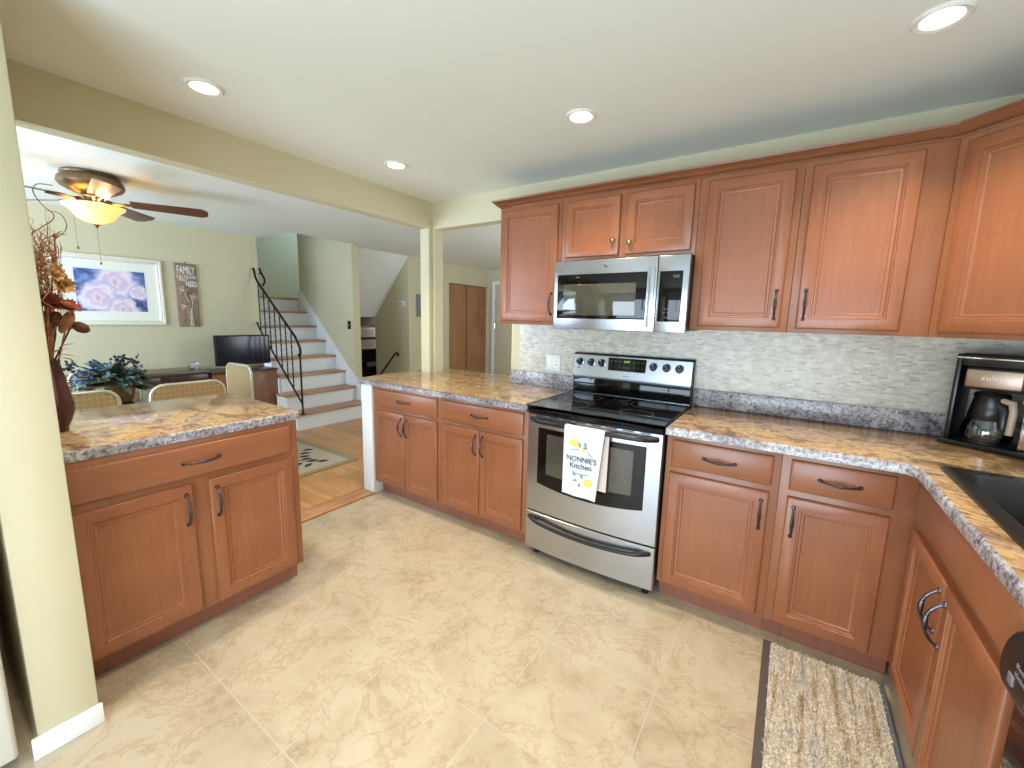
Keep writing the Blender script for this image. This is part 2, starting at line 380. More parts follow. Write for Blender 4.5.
# stairs going down
struct('ceiling_slope', MB().loft([[(-3.95, 1.11, H), (-3.95, 2.08, H), (-3.87, 2.08, H+.09), (-3.87, 1.11, H+.09)],
                                   [(-4.79, 1.11, 1.37), (-4.79, 2.08, 1.37), (-4.79, 2.08, 1.49), (-4.79, 1.11, 1.49)]]).box(-5.9, -4.79, 1.11, 3.6, 1.37, 1.49), 'ceiling_paint')
struct('wall_down_stairs_right', MB().box(-4.79, -4.07, 2.08, 2.2, -1.3, H), 'wall_paint')
struct('wall_down_stairs_left', MB().box(-5.9, -3.95, 1.04, 1.11, -1.3, 0).box(-5.9, -5.2, 1.0, 1.11, 0, 1.37), 'wall_paint')
struct('wall_lower_back', MB().box(-6.0, -5.9, 1.0, 3.7, -1.3, 1.49).box(-5.9, -4.7, 3.6, 3.7, -1.3, 1.49).box(-4.79, -4.70, 2.2, 3.6, -1.3, 1.49), 'wall_paint')
struct('floor_lower', MB().box(-5.9, -3.95, 1.11, 3.6, -1.4, -1.3), 'oak_floor')
# closet wall
struct('wall_hall', MB().box(-4.07, -3.95, 2.08, 3.03, 0, H).box(-4.07, -3.95, 3.03, 4.175, 2.01, H).box(-4.07, -3.95, 4.175, YN+.1, 0, H).box(-4.75, -4.65, 2.9, YN, 0, H), 'wall_paint')
struct('wall_far', MB().box(-4.75, .72, YN, YN+.1, 0, H), 'wall_paint')
struct('wall_hall_right', MB().box(.6, .72, .11, YN, 0, H), 'wall_paint')
d = struct('door_1', MB().box(-3.990, -3.965, 3.033, 3.528, .01, 2.0, 0, .002), 'closet_oak', 'oak sliding closet door, left panel')
d = struct('door_2', MB().box(-4.015, -3.99, 3.550, 4.172, .01, 2.0, 0, .002), 'closet_oak', 'oak sliding closet door, right panel')
MB().box(-3.9895, -3.9865, 3.545, 3.572, .01, 2.0).build('door_gap_shade', 'mahogany', d)  # dark strip put in for the shadow line between the sliding doors
d = struct('door_3', MB().box(-3.74, -2.95, 4.165, 4.188, .01, 2.04, 0, .002), 'wall_paint', 'painted entry door beyond the peninsula')
for zz in (.25, 1.2, 1.8): MB().tube([(-3.75, 4.158, zz), (-3.75, 4.158, zz+.09)], .008).build('hinge', 'chrome', d)
struct('trim_2', MB().box(-3.82, -3.755, 4.15, 4.19, 0, 2.12).box(-2.93, -2.865, 4.15, 4.19, 0, 2.12).box(-3.755, -2.93, 4.15, 4.19, 2.055, 2.12), 'white_trim_paint')
# range wall, headers, column
struct('wall_back', MB().box(-.548, XR+.12, 0, .11, 0, H), 'wall_paint')
struct('trim_3', MB().box(-.553, -.548, .002, .108, .915, HB), 'cream_trim_paint')
struct('wall_header', MB().box(-1.377, -.548, 0, .10, HB, H), 'wall_paint')
struct('wall_beam', MB().box(-1.474, -1.377, -2.40, .10, HB, H), 'wall_paint')
struct('wall_column', MB().box(-1.474, -1.377, -.046, .10, .9158, HB).box(-1.377, -1.354, .0, .10, .9158, HB), 'wall_paint')
struct('wall_pony', MB().box(-1.548, -1.421, -.622, .09, 0, .8755, 0, .003).box(-1.421, -.548, 0, .09, 0, .8755), 'white_trim_paint')
# stub wall by the fridge and divider behind it
struct('wall_stub', MB().box(-1.474, -.626, -2.52, -2.38, 0, H, 0, .004), 'wall_paint')
struct('baseboard_stub', MB().box(-.626, -.613, -2.535, -2.373, 0, .072, 0, .003), 'white_trim_paint')
struct('wall_divider', MB().box(-1.474, -1.377, YF, -2.52, 0, H), 'wall_paint')
# right wall with sink window, near wall with patio door and dining window
struct('wall_right', MB().box(XR, XR+.12, -.85, 0, 0, H).box(XR, XR+.12, YF-.12, -1.85, 0, H).box(XR, XR+.12, -1.85, -.85, 0, 1.1).box(XR, XR+.12, -1.85, -.85, 2.0, H), 'wall_paint')
struct('wall_front', MB().box(1.95, XR, YF-.12, YF, 0, H).box(-1.85, -.45, YF-.12, YF, 0, H).box(-.45, 1.95, YF-.12, YF, 2.08, H)
       .box(-1.85, -4.15, YF-.12, YF, 0, .45).box(-1.85, -4.15, YF-.12, YF, 2.12, H).box(XL, -4.15, YF-.12, YF, 0, H), 'wall_paint')
def window(name, fixed, a0, a1, z0, z1, mull, ax):
    mb = MB(); t = .05
    def bar(u0, u1, v0, v1):
        if ax == 'x': mb.box(fixed+.03, fixed+.08, u0, u1, v0, v1, 0, .004)
        else: mb.box(u0, u1, fixed-.08, fixed-.03, v0, v1, 0, .004)
    bar(a0, a1, z0, z0+t); bar(a0, a1, z1-t, z1); bar(a0, a0+t, z0, z1); bar(a1-t, a1, z0, z1)
    for q in mull: bar(q-.03, q+.03, z0, z1)
    return struct(name, mb, 'white_trim_paint')
window('window_1', XR, -1.85, -.85, 1.1, 2.0, [-1.35], 'x')
window('window_2', YF, -4.15, -1.85, .45, 2.12, [-3.0], 'y')
window('door_4', YF, -.45, 1.95, 0.0, 2.08, [.75], 'y')
# mosaic tile on the range wall and a plain strip at its left end
struct('trim_4', MB().box(-.478, XR, -.006, 0, 1.0, 1.38), 'mosaic_tile', 'beige mosaic strip tile backsplash')

# ---------------------------------------------------------------- cabinet kit (local: x along width, front faces -y, wall at y=0)
def panel_rings(x0, x1, z0, z1, y, prof):
    # prof: (inset, depth toward the viewer); front at smaller y
    return [[(x0+i, y-dp, z0+i), (x1-i, y-dp, z0+i), (x1-i, y-dp, z1-i), (x0+i, y-dp, z1-i)] for (i, dp) in prof]
DOOR = [(0, 0), (0, .013), (.003, .018), (.007, .020), (.046, .020), (.048, .0160), (.053, .0165), (.057, .0115), (.062, .0120), (.067, .0105), (.070, .006)]
DRAWER = [(0, 0), (0, .011), (.003, .0155), (.008, .018), (.012, .020)]
def panel_mesh(name, w_, h_, prof, mat):
    return MB().loft(panel_rings(0, w_, 0, h_, 0, prof), 0).mesh(name, mat)
def pull_mesh(n=22, L=.064, h=.03):
    mb = MB(); pts = []; rs = []
    for i in range(n+1):
        t = -1 + 2*i/n; a = abs(t)
        pts.append((0, -.004 - h*(1-a**2.6), L*t))
        rs.append(.0040 + .0034*math.exp(-(t/.28)**2) + .0016*math.exp(-((a-.62)/.06)**2))
    mb.tube(pts, rs, 8)
    for sgn in (-1, 1):
        mb.lathe([(.0085, 0), (.0085, -.003), (.005, -.007)], (0, 0, sgn*L), 10, axis='y')
        for q in (-.35, .35):
            mb.blobs((0, -.004-h*(1-abs(q)**2.6), q*L), .0066, 1, sc=(1, 1, .5))
    return mb.mesh('pull_handle', 'pewter')
PULL = pull_mesh()
KNOB = MB().lathe([(.006, 0), (.005, -.010), (.008, -.014), (.0145, -.019), (.015, -.023), (.010, -.028), (0.0005, -.0295)], seg=16, axis='y').mesh('knob', 'bronze')
def add_door(p, x0, x1, z0, z1, yf, handle=None, hz=None, name='door'):
    me = panel_mesh(name, x1-x0, z1-z0, DOOR, 'cabinet_wood'); d_ = put(name, me, p, (x0, yf, z0)); w_, h_ = x1-x0, z1-z0
    if handle in ('L', 'R'):
        put('pull_handle', PULL, d_, (.026 if handle == 'L' else w_-.026, -.020, hz-z0))
    if handle in ('KL', 'KR'):
        put('knob', KNOB, d_, (.028 if handle == 'KL' else w_-.028, -.020, hz-z0))
    return d_
def add_drawer(p, x0, x1, z0, z1, yf, handle=True, hx=None):
    d_ = put('drawer_front', panel_mesh('drawer_front', x1-x0, z1-z0, DRAWER, 'cabinet_wood_across'), p, (x0, yf, z0))
    if handle: put('pull_handle', PULL, d_, (hx if hx else (x1-x0)/2, -.020, (z1-z0)/2), (0, R(90), 0))
    return d_
def base_cabinet(label, loc, rz, w_, depth=.606, doors=(), drawers=(), group=None, back_panel=False):
    t = thing('base_cabinet', label, 'cabinet', loc, rz, group)
    F = -depth
    MB().box(0, w_, F, -.003, .105, .8745, 0, .0015).build('carcass', 'face_frame_wood', t)
    MB().box(0, w_, F+.070, -.003, 0.0, .105).build('toe_kick', 'toe_kick_wood', t)
    for a in doors: add_door(t, *a[:4], F, *a[4:])
    for a in drawers: add_drawer(t, *a[:4], F, *a[4:])
    return t
ZD0, ZD1, ZW0, ZW1 = .118, .692, .721, .852
HZ = .588
g = 'base cabinets under the worktops'
base_cabinet('cherry base cabinet right of the stove, drawer over a door hinged left', (.7685, 0, 0), 0, .467,
             doors=[(.023, .435, ZD0, ZD1, 'R', HZ)], drawers=[(.027, .438, ZW0, ZW1)], group=g)
base_cabinet('cherry base cabinet beside the inside corner, drawer over one door', (1.236, 0, 0), 0, .432,
             doors=[(.032, .357, ZD0, ZD1, 'L', HZ)], drawers=[(.032, .360, ZW0, ZW1)], group=g)
base_cabinet('peninsula base cabinet against the white end post, two narrow doors', (-1.419, 0, 0), 0, .702,
             doors=[(.036, .3545, ZD0, ZD1, 'R', HZ+.008), (.3595, .678, ZD0, ZD1, 'L', HZ+.008)], drawers=[(.036, .678, ZW0, ZW1)], group=g)
base_cabinet('peninsula base cabinet just left of the stove, two narrow doors', (-.717, 0, 0), 0, .711,
             doors=[(.026, .3465, ZD0, ZD1, 'R', HZ+.008), (.3515, .673, ZD0, ZD1, 'L', HZ+.008)], drawers=[(.026, .673, ZW0, ZW1)], group=g)
e = base_cabinet('freestanding cherry base cabinet at left with one wide drawer over two doors', (-1.417, -2.376, 0), R(90), .828,
             doors=[(.011, .371, ZD0, ZD1, 'R', HZ), (.430, .790, ZD0, ZD1, 'L', HZ)], drawers=[(.011, .790, ZW0, ZW1, True, .399)], group=g)
# sink base: the false front above two doors
t = thing('base_cabinet', 'sink base cabinet facing left with a false front over two doors', 'cabinet', (XR, -.640, 0), R(-90), g)
MB().box(0, .85, -.616, -.6, .105, .8745).box(-.033, 0, -.616, -.6, .105, .8745).box(0, .018, -.6, -.02, .105, .8745).box(.832, .85, -.6, -.02, .105, .8745).box(.018, .832, -.6, -.02, .105, .125).box(.018, .832, -.02, -.003, .105, .8745).build('carcass', 'face_frame_wood', t)
MB().box(-.104, .85, -.545, -.003, 0, .105).build('toe_kick', 'toe_kick_wood', t)
add_drawer(t, .028, .828, ZW0+.008, ZW1+.008, -.616, False)
add_door(t, .040, .4285, ZD0, ZD1, -.616, 'R', HZ+.005); add_door(t, .4315, .822, ZD0, ZD1, -.616, 'L', HZ-.008)
# upper cabinets
def wall_cabinet(label, loc, w_, z0, z1, depth=.303, doors=(), group='cherry cabinets hung on the range wall'):
    t = thing('wall_cabinet', label, 'cabinet', loc, 0, group)
    MB().box(0, w_, -depth, -.003, z0, z1, 0, .0015).build('carcass', 'face_frame_wood', t)
    for a in doors: add_door(t, *a[:4], -depth, *a[4:])
    return t
UZ0, UZ1, UD0, UD1 = 1.366, 2.113, 1.386, 2.090
wall_cabinet('narrow upper cabinet at the left end of the row', (-.4566, 0, 0), .455, UZ0, UZ1, doors=[(.020, .432, UD0, UD1, 'R', 1.497)])
wall_cabinet('short two-door upper cabinet over the microwave with round knobs', (0, 0, 0), .7625, 1.745, UZ1, doors=[(.030, .361, 1.768, UD1, 'KR', 1.842), (.400, .742, 1.768, UD1, 'KL', 1.825)])
wall_cabinet('tall upper cabinet just right of the microwave, handle at lower right', (.764, 0, 0), .427, UZ0, UZ1, doors=[(.040, .398, UD0, UD1, 'R', 1.493)])
wall_cabinet('tall upper cabinet with plain filler at right, handle at lower left', (1.1925, 0, 0), .4785, UZ0, UZ1, doors=[(.030, .387, UD0, UD1, 'L', 1.493)])
# diagonal corner cabinet
t = thing('wall_cabinet', 'diagonal corner upper cabinet above the coffee maker', 'cabinet', (1.672, 0, 0), 0, 'cherry cabinets hung on the range wall')
pl = [(0, -.003), (0, -.303), (.303, -.606), (.604, -.606), (.604, -.003)]
MB().loft([[(x, y, UZ0) for x, y in pl], [(x, y, UZ1) for x, y in pl]]).build('carcass', 'face_frame_wood', t)
dw = .428
dd = put('door', panel_mesh('door', dw-.07, UD1-UD0, DOOR, 'cabinet_wood'), t, (.0247, -.3277, UD0), (0, 0, R(-45)))
# crown moulding swept along the cabinet tops
prof = [(0, 2.1135), (.004, 2.1135), (.007, 2.119), (.014, 2.121), (.022, 2.128), (.032, 2.140), (.038, 2.143), (.040, 2.147), (.045, 2.149), (.047, 2.158), (0, 2.158)]
def off(path_, o_):
    res = []
    for i, p in enumerate(path_):
        p = Vector(p); ns = []
        for a, b in ((i-1, i), (i, i+1)):
            if a >= 0 and b < len(path_):
                d_ = (Vector(path_[b])-Vector(path_[a])).normalized(); ns.append(Vector((d_.y, -d_.x)))
        if len(ns) == 1: res.append(p+ns[0]*o_)
        else: bi = (ns[0]+ns[1]).normalized(); res.append(p+bi*(o_/bi.dot(ns[0])))
    return res
path = [(-.4575, 0), (-.4575, -.3045), (1.6714, -.3045), (1.9745, -.6075), (2.277, -.6075)]
loops = []
for (o_, z_) in prof: loops.append([(q.x, min(q.y, -.001), z_) for q in off(path, o_)])
mb = MB(); rows = [[mb.bm.verts.new(p) for p in lp] for lp in loops]
for i in range(len(rows)):
    for j in range(len(path)-1):
        mb.bm.faces.new((rows[i][j], rows[i][j+1], rows[(i+1) % len(rows)][j+1], rows[(i+1) % len(rows)][j]))
for j in (0, -1): mb.bm.faces.new([r__[j] for r__ in rows])
tag(mb.build('crown_moulding', 'crown_wood'), 'stained crown moulding along the tops of the upper cabinets', 'moulding')

# ---------------------------------------------------------------- worktops
def slab(name, outer, label, top, hole=None, round_r=.006, strips=()):
    t = thing(name, label, 'countertop')
    mb = MB(); bm = mb.bm; n = len(outer)
    o2 = [Vector(p) for p in outer]
    def inset(o_):
        res = []
        for i in range(n):
            a, b, c_ = o2[i-1], o2[i], o2[(i+1) % n]; d1 = (b-a).normalized(); d2 = (c_-b).normalized()
            n1 = Vector((-d1.y, d1.x)); n2 = Vector((-d2.y, d2.x)); bi = (n1+n2).normalized(); res.append(b+bi*(o_/bi.dot(n1)))
        return res
    rings = [(0, .8765), (0, .906), (.0025, .912), (.008, .9152)]
    V = [[bm.verts.new((p.x, p.y, z_)) for p in inset(i_)] for i_, z_ in rings]
    for a in range(3):
        for j in range(n):
            f = bm.faces.new((V[a][j], V[a][(j+1) % n], V[a+1][(j+1) % n], V[a+1][j])); f.material_index = 1 if a < 2 else 1; f.smooth = True
    def cap(ring, holes_z, mi):
        es = [bm.edges.get((ring[j], ring[(j+1) % n])) for j in range(n)]
        hv = None
        if hole:
            hv = [bm.verts.new((x, y, holes_z)) for x, y in hole]; es += [bm.edges.new((hv[j], hv[(j+1) % len(hv)])) for j in range(len(hv))]
        r_ = bmesh.ops.triangle_fill(bm, edges=es, use_beauty=True, use_dissolve=False)
        for f in r_['geom']:
            if isinstance(f, bmesh.types.BMFace): f.material_index = mi; f.smooth = False
        return hv
    a = cap(V[3], .9152, 0); b = cap(V[0], .8765, 1)
    if hole:
        for j in range(len(a)): f = bm.faces.new((a[j], a[(j+1) % len(a)], b[(j+1) % len(a)], b[j])); f.material_index = 1
    mb.build('worktop', [top, 'laminate_edge'], t)
    for (x0, x1, y0, y1) in strips:
        MB().box(x0, x1, y0, y1, .9153, 1.017, 0, .003).build('backsplash_strip', 'laminate_edge', t)
    return t
slab('countertop', [(-.004, -.6445), (-.004, -.003), (-.545, -.003), (-.548, .30), (-1.50, .31), (-1.60, .24), (-1.60, -.34), (-1.558, -.6445)][::-1],
     'laminate peninsula worktop running under the column beside the stove', 'laminate_gold', strips=[(-.546, -.004, -.022, -.007)])
sx0, sx1, sy0, sy1 = 1.73, 2.16, -1.42, -.665
slab('countertop', [(.7665, -.6445), (1.607, -.6445), (1.634, -.672), (1.634, -2.14), (2.276, -2.14), (2.276, -.003), (.7665, -.003)],
     'L-shaped laminate worktop holding the black sink and coffee maker', 'laminate_gold', hole=[(sx0, sy0), (sx1, sy0), (sx1, sy1), (sx0, sy1)],
     strips=[(.768, 2.255, -.022, -.007), (2.257, 2.276, -2.14, -.007)])
slab('countertop', [(-.805, -2.377), (-.805, -1.54), (-.83, -1.518), (-1.575, -1.518), (-1.60, -1.54), (-1.66, -2.377)],
     'laminate worktop of the left cabinet with the brown vase on it', 'laminate_gold_turned')

# sink
t = thing('kitchen_sink', 'black composite drop-in sink set in the worktop at right', 'sink', (1.95, -1.035, .915))
def rr(x0, x1, y0, y1, z_, r_, n=5):
    pts = []
    for (cx, cy, a0) in ((x1-r_, y1-r_, 0), (x0+r_, y1-r_, 90), (x0+r_, y0+r_, 180), (x1-r_, y0+r_, 270)):
        for i in range(n+1): a = R(a0+90*i/n); pts.append((cx+r_*math.cos(a), cy+r_*math.sin(a), z_))
    return pts
MB().loft([rr(-.255, .245, -.41, .415, .0008, .02), rr(-.255, .245, -.41, .415, .007, .02), rr(-.25, .24, -.405, .41, .010, .02),
           rr(-.212, .205, -.362, .366, .008, .05), rr(-.204, .198, -.354, .358, -.004, .05), rr(-.192, .186, -.34, .345, -.19, .06), rr(-.16, .15, -.30, .31, -.2, .06)],
          0, True, False, True).build('basin', 'black_composite', t)
MB().lathe([(.045, -.198), (.045, -.195), (.03, -.1955), (.012, -.199)], seg=20).build('drain', 'chrome', t)

# ---------------------------------------------------------------- range
t = thing('range', 'freestanding stainless electric stove between the base cabinets', 'stove', (.381, 0, 0))
hw = .3775
MB().box(-hw, hw, -.60, -.012, .055, .905, 0, .002).build('body', 'dark_plastic', t)
def bow(x, y0, b): return y0 - b*(1-(x/hw)**2)
def bowed(mb, x0, x1, z0, z1, y0, b, back, mi=0, n=14, edge=.004, zc=0):
    # bowed front slab; zc bends the lower edge down in the middle
    lp = []
    xs = [x0+(x1-x0)*i/n for i in range(n+1)]
    low = lambda x: z0 - zc*(1-((x-(x0+x1)/2)/((x1-x0)/2))**2)
    rings = [(back, 0), (None, 0), (None, edge)]
    L0 = [(x, back, low(x)) for x in xs] + [(x, back, z1) for x in reversed(xs)]
    L1 = [(x, bow(x, y0, b)+edge, low(x)) for x in xs] + [(x, bow(x, y0, b)+edge, z1) for x in reversed(xs)]
    L2 = []
    for x in xs: xx = min(max(x, x0+edge), x1-edge); L2.append((xx, bow(xx, y0, b), low(x)+edge))
    for x in reversed(xs): xx = min(max(x, x0+edge), x1-edge); L2.append((xx, bow(xx, y0, b), z1-edge))
    mb.loft([L0, L1], mi, False, True, False); 
    V1 = [mb.bm.verts.new(p) for p in L1]; V2 = [mb.bm.verts.new(p) for p in L2]; m2 = len(V1)
    for j in range(m2): f = mb.bm.faces.new((V1[j], V1[(j+1) % m2], V2[(j+1) % m2], V2[j])); f.material_index = mi
    for i in range(n): f = mb.bm.faces.new((V2[i], V2[i+1], V2[m2-2-i], V2[m2-1-i])); f.material_index = mi; f.smooth = True
    return mb
Y0 = -.642
door = bowed(MB(), -hw, hw, .292, .872, Y0, .018, -.602).build('oven_door', 'brushed_steel', t)
MB2 = bowed(MB(), -.304, .304, .47, .798, Y0-.004, .0165, Y0+.001, zc=.030, edge=.002); MB2.build('window_frame', 'black_glass', door)
bowed(MB(), -.245, .245, .535, .768, Y0-.0065, .0165, Y0-.003, zc=.008, edge=.001).build('window', 'oven_window_glass', door)
def bow_handle(z_, xw, y_end, y_mid, r_, name, parent, droop=0, mat='black_plastic'):
    mb = MB(); pts = []; rs = []; n = 26
    for i in range(n+1):
        u = -1+2*i/n; x = xw*u; a = abs(u)
        y = y_mid + (y_end-y_mid)*max(0, (a-.80)/.20)**1.4 - .012*(1-u*u)
        pts.append((x, y, z_ - droop*(1-u*u))); rs.append(r_*(1.0 if a < .8 else 1.0+.25*(a-.8)/.2))
    mb.tube(pts, rs, 10); return mb.build(name, mat, parent)
bow_handle(.842, .350, Y0+.004, -.688, .0125, 'handle', door)
vs = MB()
for i in range(8): x = -.29+i*.083; vs.box(x-.028, x+.028, bow(x, Y0, .018)-.0015, bow(x, Y0, .018)+.002, .862, .8665)
vs.build('vent_slots', 'rubber', door)
dr = bowed(MB(), -hw, hw, .055, .284, Y0, .018, -.602).build('storage_drawer', 'brushed_steel', t)
bow_handle(.252, .352, Y0+.004, -.672, .0115, 'handle', dr, droop=.030)
bowed(MB(), -hw-.001, hw+.001, .876, .903, -.650, .014, -.60, edge=.006).build('top_trim', 'black_glass', t)
ck = MB(); ck.loft([rr(-.383, .383, -.658, -.06, z_, .01) for z_ in (.9160, .9205)], 0, True); cko = ck.build('cooktop', 'black_glass', t)
# burner rings printed on the glass
for (bx, by, br_) in ((-.19, -.48, .105), (.19, -.48, .085), (-.19, -.22, .075), (.19, -.22, .105), (0, -.14, .05)):
    mb = MB(); a_ = [[(bx+q*math.cos(2*math.pi*i/40), by+q*math.sin(2*math.pi*i/40), .9208) for i in range(40)] for q in (br_, br_+.002)]
    mb.loft(a_, 0, False, False, False); mb.build('burner_ring', 'grey_print', cko)
for sgn in (-1, 1): MB().box(sgn*.383-.003, sgn*.383+.003, -.655, -.06, .9165, .9225, 0, .001).build('side_trim', 'dark_plastic', cko)
bgp = [(-.052, .918), (-.060, 1.024), (-.075, 1.032), (-.056, 1.178), (-.045, 1.188), (-.012, 1.188), (-.012, .918)]
MB().loft([[(x, y, z_) for (y, z_) in bgp] for x in (-.374, .374)]).build('backguard', 'brushed_steel', t)
for x0_ in (-.3805, .3745): MB().loft([[(x, y+.001, z_-.001) for (y, z_) in bgp] for x in (x0_, x0_+.006)]).build('backguard_side', 'dark_plastic', t)
bg_ = MB().box(-.374, .374, -.062, -.050, .925, 1.022, 0, .002).build('backguard_lower_panel', 'black_glass', t)
fp = MB(); fp.loft([[(-.378, -.0785, 1.030), (.378, -.0785, 1.030), (.378, -.0765, 1.022), (-.378, -.0765, 1.022)][::-1], [(-.378, -.0790, 1.032), (.378, -.0790, 1.032), (.378, -.070, 1.024), (-.378, -.070, 1.024)][::-1]])
A_, B_ = Vector((0, -.0775, 1.034)), Vector((0, -.0585, 1.178)); bd = (B_-A_).normalized(); nn = Vector((0, -bd.z, bd.y))
def onbg(x, z_, o_=0.0): q = A_ + bd*((z_-1.034)/bd.z) + nn*o_; return (x, q.y, q.z)
cp = MB().loft([[onbg(-.378, 1.036, 0), onbg(.378, 1.036, 0), onbg(.378, 1.176, 0), onbg(-.378, 1.176, 0)], [onbg(-.376, 1.038, .002), onbg(.376, 1.038, .002), onbg(.376, 1.174, .002), onbg(-.376, 1.174, .002)]]).build('control_panel', 'brushed_steel', t)
fp.bm.free()
def kb():
    mb = MB(); mb.lathe([(.026, 0), (.026, .004), (.0235, .006)], seg=24, mi=0, cap=True); mb.lathe([(.022, .004), (.020, .024), (.018, .027), (.0005, .0275)], seg=24, mi=1)
    mb.box(-.003, .003, -.020, .020, .0265, .031, 1, .001); mb.box(-.001, .001, .006, .019, .0308, .0315, 2); return mb.mesh('control_knob', ['brushed_steel', 'knob_black', 'white_print'])
KB = kb(); ang = math.atan2(-nn.y, nn.z)
for x in (.052, .132, .205, .536, .613, .687):
    q = onbg(x-.381, 1.128, .002); o = put('control_knob', KB, t, q, (ang, 0, 0))
dp = MB(); dp.loft([[onbg(a, b, o_) for a, b in ((-.132, 1.086), (.108, 1.086), (.110, 1.168), (-.134, 1.168))] for o_ in (.0015, .004)])
dpo = dp.build('display_panel', 'black_glass', t)
MT = lambda x, z_, o_: MF(*onbg(x, z_, o_), (1, 0, 0), tuple(bd), tuple(nn))
MB().text('12:47', .018, MT(-.012, 1.146, .0045)).build('clock_digits', 'display_green', dpo)
mb = MB()
for i, (x, s_) in enumerate([(-.112, 'BAKE'), (-.085, 'BROIL'), (-.058, 'TIMER'), (.036, 'ON'), (.062, 'OFF'), (.088, 'CLEAN')]): mb.text(s_, .007, MT(x, 1.146, .0045)); mb.text(str(i+1), .009, MT(x, 1.112, .0045))
mb.text('START  CANCEL', .006, MT(-.012, 1.11, .0045)); mb.build('key_legends', 'grey_print', dpo)
MB().text('Kenmore', .012, MT(-.012, 1.056, .0025)).build('maker_mark', 'charcoal_print', cp)
MB().lathe([(.006, -.003), (.006, .002)], onbg(-.336, 1.088, .001), 12, axis='y').build('indicator_lamp', 'knob_black', cp)
for sx_ in (-1, 1):
    for y_ in (-.58, -.08): MB().lathe([(.018, 0), (.018, .02), (.012, .022), (.012, .056)], (sx_*.33, y_, 0), 12).build('foot', 'rubber', t)

# towel over the oven handle
t = thing('dish_towel', 'white lemon print dish towel hanging on the oven door handle', 'towel', (.381, 0, 0))
def towel(x0, x1, z_bot, yb, lean, name, mat, front):
    mb = MB(); nu, nv = 12, 22; th = .004
    prof_ = []
    zt_, yc_ = .842, -.700
    if front:
        for i in range(7): a = math.pi*(.5+ .5*i/6); prof_.append((yc_ + .017*math.cos(a), zt_ + .017*math.sin(a)))
        prof_ += [(yc_-.017-.002*i/nv, zt_-(zt_-z_bot)*i/nv) for i in range(1, nv+1)]
    else:
        for i in range(7): a = math.pi*(.5-.5*i/6); prof_.append((yc_ + .017*math.cos(a), zt_ + .017*math.sin(a)))
        prof_ += [(yc_+.017 , zt_-(zt_-z_bot)*i/nv) for i in range(1, nv+1)]
    def P(i, j, o_):
        y, z_ = prof_[i]; fz = (zt_-z_)/(zt_-z_bot) if z_ < zt_ else 0; u = j/nu
        x = x0 + (x1-x0)*u + lean*fz*(u-.0) ; wv = .0035*math.sin(u*9+1)*fz
        return (x-.381, y+o_+(wv if front else 0), z_ - (.006*u*fz if front else 0))
    for o_ in (0, th):
        g_ = [[mb.bm.verts.new(P(i, j, o_ if front else -o_)) for j in range(nu+1)] for i in range(len(prof_))]
        for i in range(len(prof_)-1):
            for j in range(nu): f = mb.bm.faces.new((g_[i][j], g_[i][j+1], g_[i+1][j+1], g_[i+1][j])); f.smooth = True
        if o_ == 0: g0 = g_
    m_ = len(prof_)
    for i in range(m_-1):
        for j in (0, nu): mb.bm.faces.new((g0[i][j], g0[i+1][j], g_[i+1][j], g_[i][j]))
    for j in range(nu):
        for i in (0, m_-1): mb.bm.faces.new((g0[i][j], g0[i][j+1], g_[i][j+1], g_[i][j]))
    return mb.build(name, mat, t)
tw = towel(.272, .492, .487, 0, -.030, 'front_flap', 'towel_cotton', True)
towel(.30, .508, .530, 0, -.004, 'back_flap', 'towel_back', False)
yt = -.7245
def tp(x, z_): return MF(x-.381, yt, z_, (1,0,0), (0,0,1), (0,-1,0))
MB().text("NONNIE'S", .040, tp(.378, .688), sx=.92).text('Kitchen', .042, tp(.376, .652), sx=.95).build('lettering', 'charcoal_print', tw)
for (x, z_, s_) in ((.335, .772, 1), (.418, .570, 1), (.392, .742, .45)): MB().lathe([(.001, -.0012), (.022*s_, -.001), (.026*s_, 0)], (x-.381, yt+.001, z_), 18, axis='y', squash=.8).build('lemon_print', 'lemon_yellow', tw)
for (x, z_, dx, dz) in ((.36, .775, .5, -1), (.385, .752, 1, .2), (.40, .760, -.3, 1), (.36, .575, -1, -.2), (.375, .563, -.2, -1), (.39, .588, -.6, 1), (.352, .60, -1, .4)): MB().leaf((x-.381, yt-.0005, z_), (dx, 0, dz), .026, .013, up=(0, 1, 0), curl=0).build('leaf_print', 'leaf_green_print', tw)
MB().tube([(.322-.381, yt, .735), (.35-.381, yt, .741), (.362-.381, yt, .738)], .0012, 5).tube([(.41-.381, yt, .734), (.435-.381, yt, .715)], .0012, 5).tube([(.33-.381, yt, .622), (.36-.381, yt, .61), (.42-.381, yt, .612)], .0012, 5).build('sprig_print', 'charcoal_print', tw)

# ---------------------------------------------------------------- microwave
t = thing('microwave', 'stainless over-the-range microwave above the stove', 'microwave', (.381, 0, 1.345))
MB().box(-.3795, .3795, -.352, -.004, .012, .395, 0, .003).build('body', 'dark_plastic', t)
MB().box(-.10, .20, -.30, -.08, .0, .012, 0, .003).build('vent_grille', 'black_plastic', t)
d_ = MB().box(-.3795, .222, -.382, -.353, .003, .395, 0, .004).build('door', 'brushed_steel', t)
MB().box(-.357, .172, -.3845, -.380, .065, .318, 0, .002).build('window_frame', 'black_glass', d_)
MB().box(-.315, .115, -.3855, -.384, .085, .262, 0, .0005).build('window', 'oven_window_glass', d_)
MB().box(.178, .212, -.391, -.381, .03, .345, 0, .004).build('handle', 'brushed_steel', d_)
MB().lathe([(.013, -.3825), (.013, -.3840), (.011, -.3842)], (-.06, 0, .358), 20, axis='y').build('maker_mark', 'chrome', d_)
c_ = MB().box(.225, .3795, -.382, -.353, .003, .395, 0, .004).build('control_panel', 'brushed_steel', t)
MB().box(.236, .350, -.3845, -.380, .058, .316, 0, .002).build('keypad', 'black_glass', c_)
